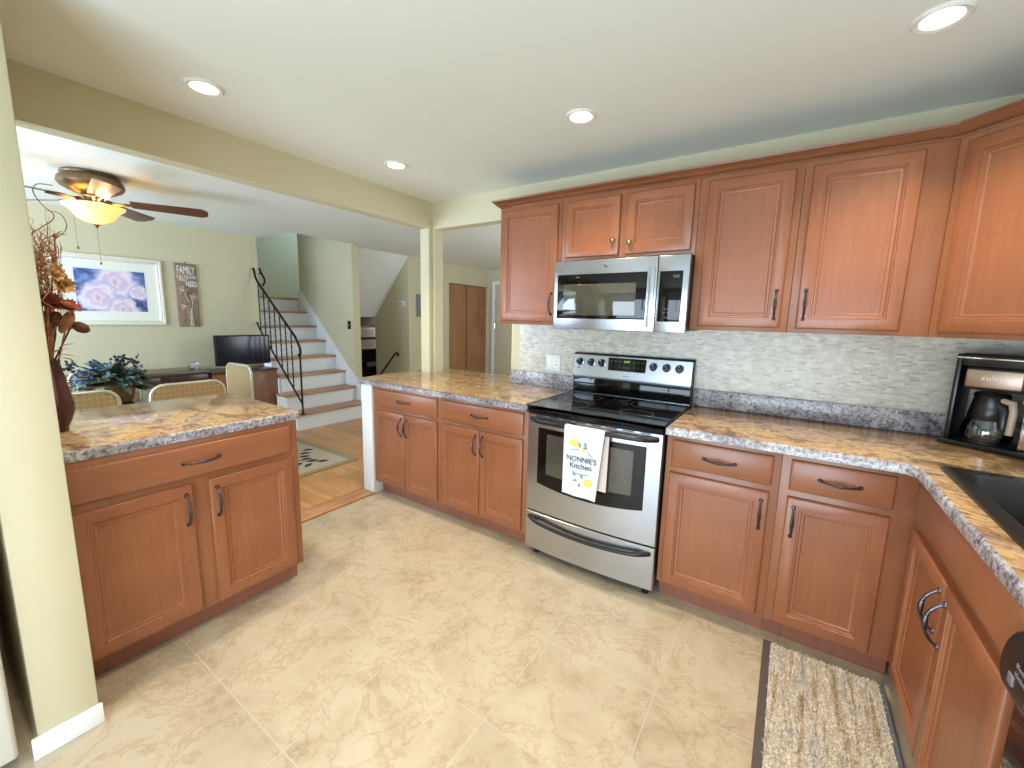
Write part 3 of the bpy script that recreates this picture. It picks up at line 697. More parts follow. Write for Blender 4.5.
MB().text('GE', .020, FRONT(.318, -.3850, .288), sx=1.4).text('Popcorn  Beverage', .0075, FRONT(.293, -.3850, .125)).text('Cook  Time  Defrost', .0075, FRONT(.293, -.3850, .105)).text('Start   Stop', .0085, FRONT(.293, -.3850, .080)).build('key_legends', 'grey_print', c_)

# outlet plate
t = thing('outlet_plate', 'white double switch and outlet plate on the tiled backsplash', 'outlet', (-.185, -.006, 1.095))
MB().box(-.058, .058, -.006, 0, -.058, .058, 0, .003).build('plate', 'white_plastic', t)
MB().box(-.040, -.014, -.009, -.005, -.032, .032, 0, .002).box(.014, .040, -.008, -.005, -.032, .032, 0, .002).build('switch', 'white_print', t)
MB().box(.021, .0235, -.0085, -.0075, .006, .018).box(.030, .0325, -.0085, -.0075, .006, .018).box(.021, .0235, -.0085, -.0075, -.018, -.006).box(.030, .0325, -.0085, -.0075, -.018, -.006).build('slots', 'black_plastic', t)

# ---------------------------------------------------------------- coffee maker
t = thing('coffee_maker', 'black coffee maker with glass carafe in the worktop corner', 'coffee maker', (1.783, -.163, .9155), R(-29))
# local: x to the right along the front, y back
MB().box(0, .37, -.01, .165, .001, .024, 0, .006).box(.002, .368, -.012, .0, .012, .022, 0, .003).build('base', 'black_plastic', t)
MB().box(.012, .030, .012, .160, .024, .385, 0, .006).box(.350, .366, .012, .160, .024, .385, 0, .006).box(.03, .35, .012, .160, .335, .388, 0, .008).build('housing', 'black_plastic', t)
MB().box(.205, .35, .12, .158, .05, .335).build('back_panel', 'black_glass', t)
MB().box(.014, .364, .008, .014, .366, .374, 0, .002).build('trim_strip', 'chrome', t)
bh = MB().box(.040, .215, .020, .150, .240, .336, 0, .012).build('brew_head', 'black_plastic', t)
MB().box(.048, .205, .010, .022, .252, .326, 0, .008).build('badge_plate', 'copper', bh)
MB().text('zulay', .026, MF(.124, .0092, .292, (1,0,0), (0,0,1), (0,-1,0)), sx=1.2).build('badge_lettering', 'white_print', bh)
cf = MB().lathe([(.062, .030), (.072, .036), (.076, .06), (.072, .09), (.060, .125), (.052, .145), (.049, .148), (.049, .146), (.058, .122), (.070, .088), (.074, .06), (.070, .038), (.05, .033)], (.118, .078, 0), 28, cap=False).build('carafe', 'clear_glass', t)
MB().lathe([(.060, .118), (.064, .124), (.058, .165), (.050, .212), (.054, .220), (.048, .230), (.001, .231)], (.118, .078, 0), 26).build('collar', 'black_plastic', cf)
MB().tube([(.155, .050, .205), (.185, .035, .200), (.192, .030, .165), (.190, .030, .075)], [.012, .013, .012, .011], 10).build('handle', 'tan_plastic', cf)
MB().tube([(.140, .060, .190), (.165, .045, .165), (.168, .042, .09)], [.026, .022, .016], 10).build('handle_bracket', 'black_plastic', cf)
MB().lathe([(.06, .024), (.06, .029), (.001, .0295)], (.115, .075, 0), 24).build('warming_plate', 'dark_plastic', t)
es = MB().box(.222, .345, .006, .12, .026, .20, 0, .006).build('espresso_side', 'chrome', t)
mb = MB()
for i in range(8): mb.box(.250, .335, .002, .0065, .05+i*.015, .057+i*.015)
mb.build('grille_slots', 'black_plastic', es)
MB().lathe([(.03, .20), (.036, .215), (.036, .25), (.02, .262), (.001, .262)], (.285, .06, 0), 20).build('espresso_group', 'black_plastic', t)
MB().tube([(.262, .045, .222), (.232, .0, .218), (.226, -.012, .214)], [.010, .009, .011], 10).build('portafilter_handle', 'chrome', t)

# ---------------------------------------------------------------- dishwasher
t = thing('dishwasher', 'black dishwasher at the lower right edge beside the sink cabinet', 'dishwasher', (1.67, -1.793, 0))
MB().box(0, .58, -.298, .298, .10, .868, 0, .003).box(.05, .58, -.298, .298, .0, .10).build('body', 'black_plastic', t)
MB().box(-.022, -.002, -.2955, .2955, .115, .70, 0, .004).build('door_panel', 'black_glass', t)
cpf = [(-.002, .700)] + [(-.010-.040*math.sin(R(a_))**.6, .768-.068*math.cos(R(a_))) for a_ in range(8, 173, 12)] + [(-.002, .838)]
cpo = MB().loft([[(x, y, z_) for x, z_ in cpf] for y in (-.2965, -.29, .29, .2965)], 0, True).build('control_panel', 'black_plastic', t)
for i in range(3): MB().box(-.0525, -.048, .235-i*.07, .255-i*.07, .748, .768, 0, .001).build('button', 'grey_print', cpo)
MB().text('Normal  Heavy', .014, MF(-.0508, .235, .795, (0,-1,0), (0,0,1), (-1,0,0)), align='LEFT').text('Heated Dry', .014, MF(-.0506, .235, .778, (0,-1,0), (0,0,1), (-1,0,0)), align='LEFT').build('lettering', 'grey_print', cpo)

# ---------------------------------------------------------------- runner rug in front of the sink
t = thing('runner_rug', 'shaggy tan striped runner with dark edge in front of the sink', 'rug', (1.46, -1.36, 0))
MB().box(-.213, .195, -.75, .750, .001, .009, 0, .003).build('backing', 'rug_border', t)
vs_, fs_ = [], []; rg = random.Random(5)
for i in range(30000):
    x = rg.uniform(-.183, .176); y = rg.uniform(-.738, .738); h_ = rg.uniform(.008, .015); a = rg.uniform(0, 6.283); w2 = rg.uniform(.0016, .003)
    lx, ly = rg.gauss(0, .005), rg.gauss(0, .005); cx_, cy_ = w2*math.cos(a), w2*math.sin(a); n_ = len(vs_)
    vs_ += [(x-cx_, y-cy_, .008), (x+cx_, y+cy_, .008), (x+lx*.5+cx_*.9, y+ly*.5+cy_*.9, .008+h_*.6), (x+lx*.5-cx_*.9, y+ly*.5-cy_*.9, .008+h_*.6), (x+lx, y+ly, .008+h_)]
    fs_ += [(n_, n_+1, n_+2, n_+3), (n_+3, n_+2, n_+4)]
me = bpy.data.meshes.new('pile'); me.from_pydata(vs_, [], fs_); me.materials.append(MATS['rug_pile'])
o = put('pile', me, t); o['kind'] = 'stuff'
MB().box(-.184, .178, -.740, .740, .0085, .0115, 0, .001).build('pile_base', 'rug_pile', t)
MB().box(.180, .1945, -.745, .745, .009, .012, 0, .001).build('edge_tape', 'rug_edge_blue', t)

# ---------------------------------------------------------------- ceiling downlights
ring = MB().lathe([(.050, -.001), (.052, -.006), (.066, -.009), (.072, -.004), (.072, 0)], seg=36, cap=False).mesh('trim_ring', 'white_plastic')
lens = MB().lathe([(.0515, -.003), (.040, -.0045), (.001, -.005)], seg=32).mesh('lens', 'lamp_lens')
for (x, y, lab) in ((-.954, -1.781, 'recessed ceiling light above the left worktop'), (-.961, -.743, 'small recessed ceiling light above the peninsula'),
                    (.298, -.735, 'recessed ceiling light in front of the microwave'), (1.497, -.747, 'recessed ceiling light at the upper right corner')):
    t = thing('ceiling_light', lab, 'ceiling light', (x, y, H), 0, 'recessed kitchen downlights')
    put('trim_ring', ring, t); put('lens', lens, t)
    l = bpy.data.lights.new('downlight_bulb', 'SPOT'); l.spot_size = R(116); l.spot_blend = .9; l.shadow_soft_size = .04; l.energy = 72; l.color = (1, .82, .58)
    o = bpy.data.objects.new('downlight_bulb', l); COL.objects.link(o); o.parent = t; o.location = (0, 0, -.012)
# the rest of the kitchen's downlights are behind the photographer
for (x, y) in ((.298, -2.5), (1.497, -2.3)):
    l = bpy.data.lights.new('downlight_bulb', 'SPOT'); l.spot_size = R(116); l.spot_blend = .9; l.shadow_soft_size = .04; l.energy = 72; l.color = (1, .82, .58)
    o = bpy.data.objects.new('downlight_bulb', l); COL.objects.link(o); o.location = (x, y, H-.012)

# ---------------------------------------------------------------- ceiling fan
FX, FY = -3.0, -1.72
t = thing('ceiling_fan', 'five blade ceiling fan with lit alabaster bowl over the dining table', 'ceiling fan', (FX, FY, H))
MB().lathe([(.150, 0), (.158, -.012), (.150, -.022), (.172, -.045), (.178, -.075), (.162, -.100), (.118, -.125), (.085, -.140), (.06, -.150), (.05, -.175), (.09, -.185), (.10, -.20), (.06, -.215)], seg=40).build('motor_housing', 'bronze', t)
def blade_mesh():
    mb = MB(); top = []; N = 12
    prof_ = []
    for i in range(N+1):
        u = i/N; x = .20+.46*u; hw_ = .050+.022*u
        if u > .9: hw_ *= math.sqrt(max(.05, 1-((u-.9)/.1)**2*.75))
        prof_.append((x, hw_))
    loop = [(x, h_) for x, h_ in prof_] + [(x, -h_) for x, h_ in reversed(prof_)]
    tilt = R(-14)
    mb.loft([[(x, y*math.cos(tilt), y*math.sin(tilt)+z_) for x, y in loop] for z_ in (-.003, .003)])
    return mb.mesh('blade', 'fan_blade_wood')
BL = blade_mesh()
IR = MB().tube([(.07, 0, 0), (.12, .012, -.012), (.17, .02, -.004), (.24, .02, -.004)], [.012, .008, .008, .006], 8).tube([(.07, 0, 0), (.12, -.012, -.012), (.17, -.02, -.008), (.24, -.02, -.008)], [.012, .008, .008, .006], 8).mesh('blade_iron', 'bronze')
for i in range(5):
    b = put('blade', BL, t, (0, 0, -.175), (0, 0, R(66+72*i))); put('blade_iron', IR, b)
bw = MB().lathe([(.158, -.212), (.168, -.216), (.162, -.228), (.135, -.248), (.115, -.275), (.095, -.305), (.05, -.328), (.012, -.334), (.012, -.330), (.05, -.322), (.09, -.300), (.11, -.272), (.13, -.246), (.156, -.226), (.153, -.214)], seg=40, cap=False).build('light_bowl', 'alabaster_bowl', t)
MB().lathe([(.012, -.345), (.02, -.338), (.012, -.35), (.006, -.362), (.0005, -.368)], seg=14).build('finial', 'bronze', t)
mb = MB(); mb.tube([(-.05, -.10, -.20), (-.05, -.10, -.50)], .0012, 6).blobs((-.05, -.10, -.51), .008, 1, sc=(1,1,1.6)).build('pull_chain', 'bronze', t)
mb = MB(); mb.tube([(.0, .0, -.36), (.0, .0, -.60)], .0012, 6).blobs((.0, .0, -.61), .008, 1, sc=(1,1,1.6)).build('pull_chain', 'bronze', t)
for (dx, dy) in ((.06, .02), (-.05, .05), (-.01, -.07)):
    l = bpy.data.lights.new('fan_bulb', 'POINT'); l.energy = 4.5; l.color = (1, .70, .38); l.shadow_soft_size = .025
    o = bpy.data.objects.new('fan_bulb', l); COL.objects.link(o); o.parent = t; o.location = (dx, dy, -.215)

# ---------------------------------------------------------------- picture and sign on the far wall
t = thing('framed_picture', 'white framed rose painting on the dining wall', 'picture', (XL, -1.32, 1.588))
fw_, fh_ = .415, .345
mb = MB()
for i, pr in enumerate([None]):
    L = []
    for (i_, dp_) in [(0, 0), (0, .022), (.006, .030), (.022, .030), (.030, .022), (.040, .026), (.048, .020), (.052, .008)]:
        L.append([(dp_, -fw_+i_, -fh_+i_), (dp_, fw_-i_, -fh_+i_), (dp_, fw_-i_, fh_-i_), (dp_, -fw_+i_, fh_-i_)])
    mb.loft(L, 0, False, False, False)
mb.build('frame', 'picture_frame_white', t)
MB().box(.002, .008, -fw_+.045, fw_-.045, -fh_+.045, fh_-.045).build('mat', 'mat_board', t)
MB().box(.008, .010, -.265, .265, -.205, .205).build('print', 'rose_print', t)
t = thing('wall_sign', 'narrow wooden family sign with metal flowers on the dining wall', 'sign', (XL, -.688, 1.578))
MB().box(.003, .022, -.100, .100, -.352, .352, 0, .003).build('board', 'sign_board_wood', t)
MT = lambda y, z_: MF(.0222, y, z_, (0,1,0), (0,0,1), (1,0,0))
MB().text('FAMILY', .125, MT(0, .275), sx=.42).text('IS ALL YOU EVER', .050, MT(0, .205), sx=.48).text('REALLY', .042, MT(-.03, .172), sx=.6).text('NEED', .085, MT(.045, .125), sx=.5).build('lettering', 'white_print', t)
mb = MB()
for pts in ([(-.035, .02), (.0, -.05), (.02, -.2), (.035, -.35)], [(.05, -.03), (.03, -.12), (.02, -.22), (.0, -.35)], [(-.03, -.15), (.0, -.2), (.01, -.28), (.02, -.35)]):
    mb.tube([(.026, y, z_) for y, z_ in pts], .004, 6)
mb.build('stems', 'brass_frame', t)
for (y, z_, s_) in ((-.045, .055, 1.05), (.055, -.015, .9), (-.035, -.12, 1.0)):
    mb = MB()
    for i in range(5):
        a = R(72*i+15); d0 = Vector((.25, math.cos(a), math.sin(a)))
        mb.leaf((.028, y, z_), d0, .055*s_, .042*s_, up=(1, 0, 0), curl=.1)
    mb.blobs((.033, y, z_), .010*s_, 1, mi=1); mb.build('metal_flower', ['copper', 'white_print'], t)
MB().lathe([(.006, .022), (.006, .026)], (0, -.05, -.28), 8, axis='x').lathe([(.006, .022), (.006, .026)], (0, .055, -.30), 8, axis='x').tube([(.01, .0, .352), (.008, .0, .372)], .004, 6).build('nails', 'black_iron', t)

# ---------------------------------------------------------------- desk, tv stand, tv
t = thing('desk', 'long dark desk along the dining wall', 'desk', (-4.33, -1.30, 0))
MB().box(-.225, .225, -.80, .62, .735, .765, 0, .006).build('top', 'desk_top_wood', t)
MB().box(.185, .20, -.76, .60, .62, .735).box(-.2, .19, -.76, -.74, .05, .735).box(-.2, .19, .58, .60, .0, .735).build('frame', 'mahogany', t)
for y in (-.52, 0.0, .42): MB().box(.200, .212, y-.17, y+.17, .635, .722, 0, .003).build('drawer_front', 'mahogany', t)
for (x, y) in ((.17, -.77), (-.19, -.77)): MB().lathe([(.03, .62), (.02, .58), (.025, .5), (.016, .1), (.02, 0)], (x, y, 0), 10).build('leg', 'mahogany', t)
t = thing('tv_stand', 'oak cabinet under the television beside the stair rail', 'cabinet', (-4.33, -.325, 0))
MB().box(-.225, .215, -.350, .365, .0, .70, 0, .003).build('body', 'desk_oak', t)
MB().box(-.226, .225, -.352, .372, .70, .722, 0, .004).build('top', 'mahogany', t)
for s_ in (-1, 1): MB().box(.215, .228, -.165+s_*.165-.155+.15, -.165+s_*.165+.155+.15, .04, .67, 0, .003).build('door', 'desk_oak', t)
t = thing('television', 'black flat screen television on the oak cabinet', 'television', (-4.20, -.300, .723))
MB().box(-.018, .028, -.298, .298, .062, .415, 0, .008).build('casing', 'black_plastic', t)
MB().box(.028, .0295, -.280, .280, .095, .398).build('screen', 'screen_glass', t)
MB().box(-.08, .08, -.14, .14, 0, .012, 0, .005).box(-.02, .0, -.03, .03, .01, .08).build('stand', 'black_plastic', t)
t = thing('desk_clock', 'small silver digital clock on the dark desk', 'clock', (-4.22, -.80, .7655))
MB().box(-.02, .02, -.048, .048, 0, .085, 0, .01).build('case', 'brushed_steel', t)
MB().box(.0195, .022, -.034, .034, .028, .072, 0, .002).build('display', 'lcd_grey', t)

# ---------------------------------------------------------------- dining set
t = thing('area_rug', 'pale dining rug with dark leaf pattern at the foot of the stairs', 'rug', (-2.85, -1.35, 0))
MB().box(-.62, .66, -1.05, 1.16, .001, .010, 0, .003).build('border', 'dining_rug_border', t)
MB().box(-.56, .60, -.99, 1.08, .009, .012, 0, .001).build('field', 'dining_rug_weave', t)
mb = MB()
for base_ in ((.36, .92, 1), (.25, .55, 1), (-.2, .6, -1), (.2, -.4, 1)):
    bx, by, sg = base_
    for i in range(6):
        for s_ in (-1, 1):
            px_, py_ = bx - .35 + i*.085, by - .16*math.sin(i*.5)*sg
            mb.leaf((px_, py_+s_*.025, .0128), (.5, s_*1.0, 0), .110, .046, up=(0,0,1), curl=0)
    mb.tube([(bx-.38+i*.1, by-.16*math.sin((i*.1/.085)*.5)*sg, .0125) for i in range(6)], .004, 5)
mb.build('leaf_pattern', 'dining_rug_leaf', t)
TX, TY = -2.86, -1.62
t = thing('dining_table', 'glass topped dining table with metal legs', 'table', (TX, TY, 0))
tt = MB(); tt.loft([rr(-.42, .42, -.70, .38, z_, .10) for z_ in (.722, .734)], 0, True).build('glass_top', 'table_glass', t)
MB().loft([rr(-.36, .36, -.64, .32, z_, .08) for z_ in (.695, .721)], 0, True, False, False).build('apron', 'brass_frame', t)
for sx_ in (-1, 1):
    for y in (-.56, .25): MB().tube([(sx_*.33, y, .0125), (sx_*.33, y, .70)], .018, 10).build('leg', 'brass_frame', t)
def chair(label, loc, rz):
    # local: back panel at y=0 plane, seat toward -y
    t = thing('dining_chair', label, 'chair', loc, rz, 'cane back dining chairs')
    def rb(w2, z0, z1, r_, y): return [(x, y, z_) for (x, z_, q) in [(p[0], p[1], 0) for p in rr(-w2, w2, z0, z1, 0, r_)]]
    MB().loft([rb(.200, .50, .875, .07, -.012), rb(.205, .495, .88, .07, 0), rb(.200, .50, .875, .07, .012)], 0, True).build('backrest', 'dotted_cane', t)
    fr = [(-.215, 0, .45)] + [(-.215, .0, .80)] + [(-.215+.075*(1-math.cos(R(a))), 0, .815+.075*math.sin(R(a))) for a in range(0, 91, 15)]
    fr = fr + [(-x, y, z_) for x, y, z_ in reversed(fr)]
    MB().tube(fr, .012, 10).build('back_frame', 'brass_frame', t)
    MB().loft([rr(-.22, .22, -.43, -.005, z_, .05) for z_ in (.44, .465, .485)], 0, True).build('seat', 'dotted_cane', t)
    for s_ in (-1, 1):
        MB().tube([(s_*.215, 0, .46), (s_*.215, -.05, .44), (s_*.215, -.38, .44), (s_*.215, -.43, .42), (s_*.215, -.43, .06), (s_*.215, -.40, .015), (s_*.215, -.02, .013)], .012, 8).build('leg', 'brass_frame', t)
    return t
chair('dining chair just right of the vase, back to the worktop', (-2.27, -2.09, .0125), R(90))
chair('dining chair centred behind the left worktop, back to the worktop', (-2.27, -1.50, .0125), R(90))
chair('dining chair in front of the television', (-3.20, -.785, .0125), R(4))
chair('dining chair on the far side of the table behind the blue flowers', (-3.52, -1.665, .012), R(-90))
# place mat and candle
tag(MB().box(-2.80, -2.50, -1.62, -1.27, .7345, .7365, 0, .001).build('placemat', 'mat_board'), 'pale place mat on the glass table', 'placemat')
# flower basket
t = thing('flower_basket', 'wicker basket of blue hydrangeas on the dining table', 'flowers', (-2.86, -1.78, .7345))
MB().lathe([(.10, 0), (.12, .02), (.135, .09), (.145, .13), (.138, .135), (.12, .12)], seg=26).build('basket', 'basket_wicker', t)
rr_ = random.Random(3); mb = MB()
for i in range(190):
    a = rr_.uniform(0, 2*math.pi); el = rr_.uniform(-.15, 1.2); rad = rr_.uniform(.06, .15)
    d0 = Vector((math.cos(a)*math.cos(el), math.sin(a)*math.cos(el)*1.25, math.sin(el)*.8)); p0 = Vector((0, 0, .13))+d0*rad
    mb.leaf(p0, d0+Vector((0, 0, rr_.uniform(-.3, .3))), rr_.uniform(.07, .11), rr_.uniform(.045, .06), mi=rr_.choice([0, 0, 0, 1]))
o = mb.build('leaves', ['leaf_green', 'leaf_pale'], t); o['kind'] = 'stuff'
for i, (y, z_, x, r2, mt) in enumerate([(-.15, .20, .06, .05, 'hydrangea_blue'), (-.02, .235, .07, .05, 'hydrangea_teal'), (.10, .175, .10, .05, 'hydrangea_blue'), (-.08, .27, .0, .04, 'hydrangea_blue'),
                                        (.17, .22, .0, .045, 'hydrangea_teal'), (.06, .15, .13, .035, 'hydrangea_teal'), (-.17, .13, .08, .04, 'hydrangea_teal')]):
    mb = MB()
    for q in range(42):
        d0 = Vector((rr_.gauss(0,1), rr_.gauss(0,1), rr_.gauss(0,1))).normalized(); mb.leaf(Vector((x, y, z_))+d0*r2*.6, d0+Vector((rr_.gauss(0,.5), rr_.gauss(0,.5), rr_.gauss(0,.5))), r2*.6, r2*.5)
    mb.build('blossom', mt, t)
for (y, z_, x) in ((.06, .30, .0), (.13, .28, -.02), (-.19, .27, 0)):
    mb = MB()
    for q in range(26): mb.blobs((x+rr_.gauss(0, .02), y+rr_.gauss(0, .026), z_+rr_.gauss(0, .022)), rr_.uniform(.007, .012), 1)
    mb.build('berry_cluster', 'berry_purple', t)
t = thing('candle', 'white candle with gold base beside the flower basket', 'candle', (-2.66, -2.02, .7345))
MB().lathe([(.035, 0), (.036, .10), (.034, .105), (.001, .104)], seg=20).build('wax', 'candle_wax', t)
MB().lathe([(.042, 0), (.045, .015), (.038, .02)], seg=20).build('holder', 'gold_leaf', t)

# ---------------------------------------------------------------- stairs
t = thing('staircase', 'white riser staircase with oak treads going up at the far side', 'stairs', (-3.6, .5, 0))
RUN, RISE = .230, .205
for i in range(1, 9):
    xf = -.023 - RUN*(i-1)      # riser face, local x
    y0 = -.52 if i < 3 else -.395 if i > 4 else -.44
    y1 = .478
    MB().box(xf-.02, xf, y0+.02, y1, RISE*(i-1)+(.001 if i > 1 else 0), RISE*i-.03).build('riser', 'white_trim_paint', t)
    if i < 8: MB().box(xf-RUN-.0, xf+.026, y0-.0, y1, RISE*i-.029, RISE*i, 0, .006).build('tread', 'oak_tread', t)
    else: MB().box(xf-.03, xf+.026, -.395, .478, RISE*i-.029, RISE*i, 0, .006).build('tread', 'oak_tread', t)
# closed side below the treads
side = [(-.046, 0)] 
for i in range(1, 3):
    xf = -.044 - RUN*(i-1); side += [(xf, RISE*(i-1)), (xf, RISE*i-.03)]
side += [(-.49, RISE*2-.03), (-.49, 0)]
side = [p for k_, p in enumerate(side) if k_ != 1 or True]
MB().loft([[(x, y, z_) for x, z_ in side[1:]] for y in (-.50, -.485)]).build('side_panel', 'white_trim_paint', t)
# skirt board on the right wall
sk = [(.0, .0), (.0, .20), (-.25, .53+.0), (-1.545, 1.735), (-1.62, 1.735), (-1.62, 1.45), (-.20, .0)]
MB().loft([[(x, y, z_) for x, z_ in sk] for y in (.479, .4995)]).build('skirt_board', 'white_trim_paint', t)
# railing
t = thing('stair_railing', 'black iron stair railing with twisted balusters', 'railing', (-3.56, .03, 0))
def zr(x): return 1.052 + (-3.546-x)*.816
def zl(x): return .345 + (-3.57-x)*.945
MB().tube([(-3.56+3.56, 0, .215), (0, 0, 1.04)], .011, 8).lathe([(.03, .208), (.028, .215), (.012, .225)], (0, 0, 0), 10).build('newel_post', 'black_iron', t)
top_ = [(-4.535, 1.955), (-4.515, 1.93), (-4.50, 1.86), (-4.45, zr(-4.45)), (-4.0, zr(-4.0)), (-3.64, zr(-3.64)), (-3.57, 1.03), (-3.545, .985), (-3.55, .93), (-3.575, .91), (-3.59, .93)]
MB().tube([(x+3.56, 0, z_) for x, z_ in top_], .014, 8).build('handrail', 'black_iron', t)
low_ = [(-4.53, 1.285), (-4.50, 1.235), (-4.42, zl(-4.42)), (-3.56, zl(-3.56))]
MB().tube([(x+3.56, 0, z_) for x, z_ in low_], .011, 8).build('bottom_rail', 'black_iron', t)
for i in range(7):
    x = -4.44+i*.118
    mb = MB(); z0, z1 = zl(x), zr(x); n = 24; L = []
    for q in range(n+1):
        a = q*.7; L.append([(x+3.56+.0085*math.cos(a+R(90*c4)), .0085*math.sin(a+R(90*c4)), z0+(z1-z0)*q/n) for c4 in range(4)])
    mb.loft(L); mb.build('baluster', 'black_iron', t)
tag(MB().tube([(-4.60, .135, 1.97), (-4.585, .14, 1.93), (-4.50, .14, 1.84), (-4.50, .145, 1.80), (-4.54, .14, 1.75)], .012, 8).tube([(-4.565, .10, 1.90), (-4.57, .14, 1.90)], .008, 6).build('wall_handrail', 'black_iron'), 'short black handrail end on the stairwell wall at top', 'handrail')
tag(MB().tube([(-5.0, 2.03, .02), (-4.24, 2.03, .78), (-4.20, 2.03, .80), (-4.17, 2.03, .78), (-4.175, 2.035, .745)], .014, 8).tube([(-4.19, 2.03, .76), (-4.19, 2.078, .76)], .010, 6).build('wall_handrail', 'black_iron'), 'black iron handrail going down beside the lower stairs', 'handrail')
# switches, thermostat, chime
def plate(label, loc, rz, mat, cat='switch', name='light_switch', w2=.035, h2=.057):
    t = thing(name, label, cat, loc, rz)
    MB().box(-w2, w2, -.006, 0, -h2, h2, 0, .002).build('plate', mat, t)
    MB().box(-.005, .005, -.014, -.005, -.010, .012, 0, .001).build('toggle', 'white_plastic' if mat != 'black_iron' else 'almond_plate', t)
plate('black switch plate on the wall beside the stairs', (-3.98, 1.0, 1.26), 0, 'black_iron')
plate('almond switch plate on the lower stair wall', (-4.10, 2.08, 1.11), 0, 'almond_plate')
t = thing('thermostat', 'white thermostat box on the lower stair wall', 'thermostat', (-4.11, 2.08, 1.60))
MB().box(-.075, .075, -.022, 0, -.045, .045, 0, .006).build('case', 'white_plastic', t); MB().box(-.05, .03, -.024, -.021, -.02, .02, 0, .001).build('display', 'lcd_grey', t)
t = thing('door_chime', 'grey door chime on the hall wall left of the column', 'chime', (-3.95, 2.31, 1.60))
MB().box(0, .04, -.07, .07, -.20, .16, 0, .006).build('case', 'grey_print', t)

# bookcase on the lower level with two pale boxes
t = thing('bookcase', 'dark wood bookcase seen down the lower stairs', 'bookcase', (-5.38, 2.52, -1.30))
mb = MB().box(-.2, -.18, -.47, .47, 0, 2.655).box(-.2, .12, -.47, -.45, 0, 2.655).box(-.2, .12, .45, .47, 0, 2.655)
mb.build('frame', 'bookcase_wood', t)
for z_ in (0, .45, .9, 1.35, 1.72, 2.06, 2.28, 2.53): MB().box(-.2, .12, -.45, .45, z_, z_+(.12 if z_ > 2.5 else .022)).build('shelf', 'bookcase_wood', t)
for (y, z_, h_, lab) in ((2.33, .785, .17, 'pale framed photo on the lower shelf of the dark bookcase'), (2.33, 1.005, .17, 'pale framed photo on the upper shelf of the dark bookcase')):
    t = thing('photo_frame', lab, 'photo frame', (-5.33, y, z_))
    MB().box(-.01, .01, -.16, .16, 0, h_, 0, .003).build('frame', 'picture_frame_white', t); MB().box(.01, .011, -.13, .13, .02, h_-.02).build('photo', 'lcd_grey', t)
t = thing('stereo', 'black box on a lower shelf of the dark bookcase', 'stereo', (-5.33, 2.38, .4435))
MB().box(-.1, .12, -.2, .2, 0, .12, 0, .006).build('case', 'black_plastic', t); MB().box(.12, .123, -.18, .18, .02, .10, 0, .001).build('front', 'grey_print', t)

# ---------------------------------------------------------------- refrigerator edge at the far left
t = thing('refrigerator', 'off-white refrigerator at the lower left edge behind the wall end', 'refrigerator', (-.98, -2.99, 0))
MB().box(-.35, .28, -.42, .42, .02, 1.72, 0, .006).build('body', 'fridge_white', t)
MB().box(.285, .38, -.42, .428, .05, .70, 0, .012, 4).build('freezer_door', 'fridge_white', t)
MB().box(.285, .38, -.42, .428, .71, 1.72, 0, .012, 4).build('door', 'fridge_white', t)
MB().tube([(.385, -.34, .80), (.42, -.34, .84), (.42, -.34, 1.3), (.385, -.34, 1.34)], .012, 8).build('handle', 'chrome', t)
MB().box(-.30, .26, -.40, .40, 0, .02).build('kick_plate', 'black_plastic', t)

# ---------------------------------------------------------------- vase and dried flowers
VX, VY, VZ = -1.185, -2.306, .9155
t = thing('vase', 'tall glossy brown vase on the left worktop by the wall end', 'vase', (VX, VY, VZ))
MB().lathe([(.028, 0), (.034, .004), (.033, .015), (.045, .04), (.057, .08), (.058, .11), (.050, .16), (.043, .21), (.036, .25), (.033, .272), (.035, .285), (.032, .285), (.030, .27), (.034, .25)], seg=32, mis=[0]*10+[1]+[0]*3).build('body', ['vase_glaze', 'vase_rim_gold'], t)
t = thing('dried_bouquet', 'dried flowers, curly twigs and pods standing in the brown vase', 'dried flowers', (VX, VY, VZ+.285))
rb = random.Random(11)
mb = MB()
def wob(p, d0, L, n, amp, rad, mi=0, m_=None):
    p = Vector(p); d0 = Vector(d0).normalized(); pts = [p.copy()]
    for i in range(n):
        d0 = (d0 + Vector((rb.gauss(0, amp), rb.gauss(0, amp), rb.gauss(0, amp*.8)))).normalized()
        p = p + d0*(L/n); p.y = min(max(p.y, -.066), .055); pts.append(p.copy())
    m_.tube(pts, [rad*(1-.7*i/n) for i in range(n+1)], 5); return pts
for i in range(26):
    a = rb.uniform(0, 6.28); ln = rb.uniform(.26, .44); pts = wob((.012*math.cos(a), .012*math.sin(a), -.01), (.14*math.cos(a), .09*math.sin(a), 1), ln, 4, .05, .0028, m_=mb)
    for q in range(8): wob(pts[-1], (rb.uniform(-1, 1)*.8, rb.uniform(-.9, .6)*.6, rb.uniform(-.5, 1)), rb.uniform(.12, .26), 14, .30, .0017, m_=mb)
o = mb.build('twig_cloud', 'dry_twig', t); o['kind'] = 'stuff'
def spline(P, n=8):
    P = [Vector(p) for p in P]; out = []
    for i in range(len(P)-1):
        p0, p1, p2, p3 = P[max(i-1, 0)], P[i], P[i+1], P[min(i+2, len(P)-1)]
        for k_ in range(n):
            s_ = k_/n; out.append(.5*((2*p1)+(-p0+p2)*s_+(2*p0-5*p1+4*p2-p3)*s_*s_+(-p0+3*p1-3*p2+p3)*s_**3))
    return out+[P[-1]]
MB().tube(spline([(0, 0, .0), (.0, .0, .36), (0, .0, .46), (.01, .03, .50), (.02, .060, .53), (.02, .066, .555), (.02, .040, .585), (.02, .022, .625), (.02, .035, .655), (.02, .075, .66)]), .0018, 6).build('curly_willow', 'dry_twig', t)
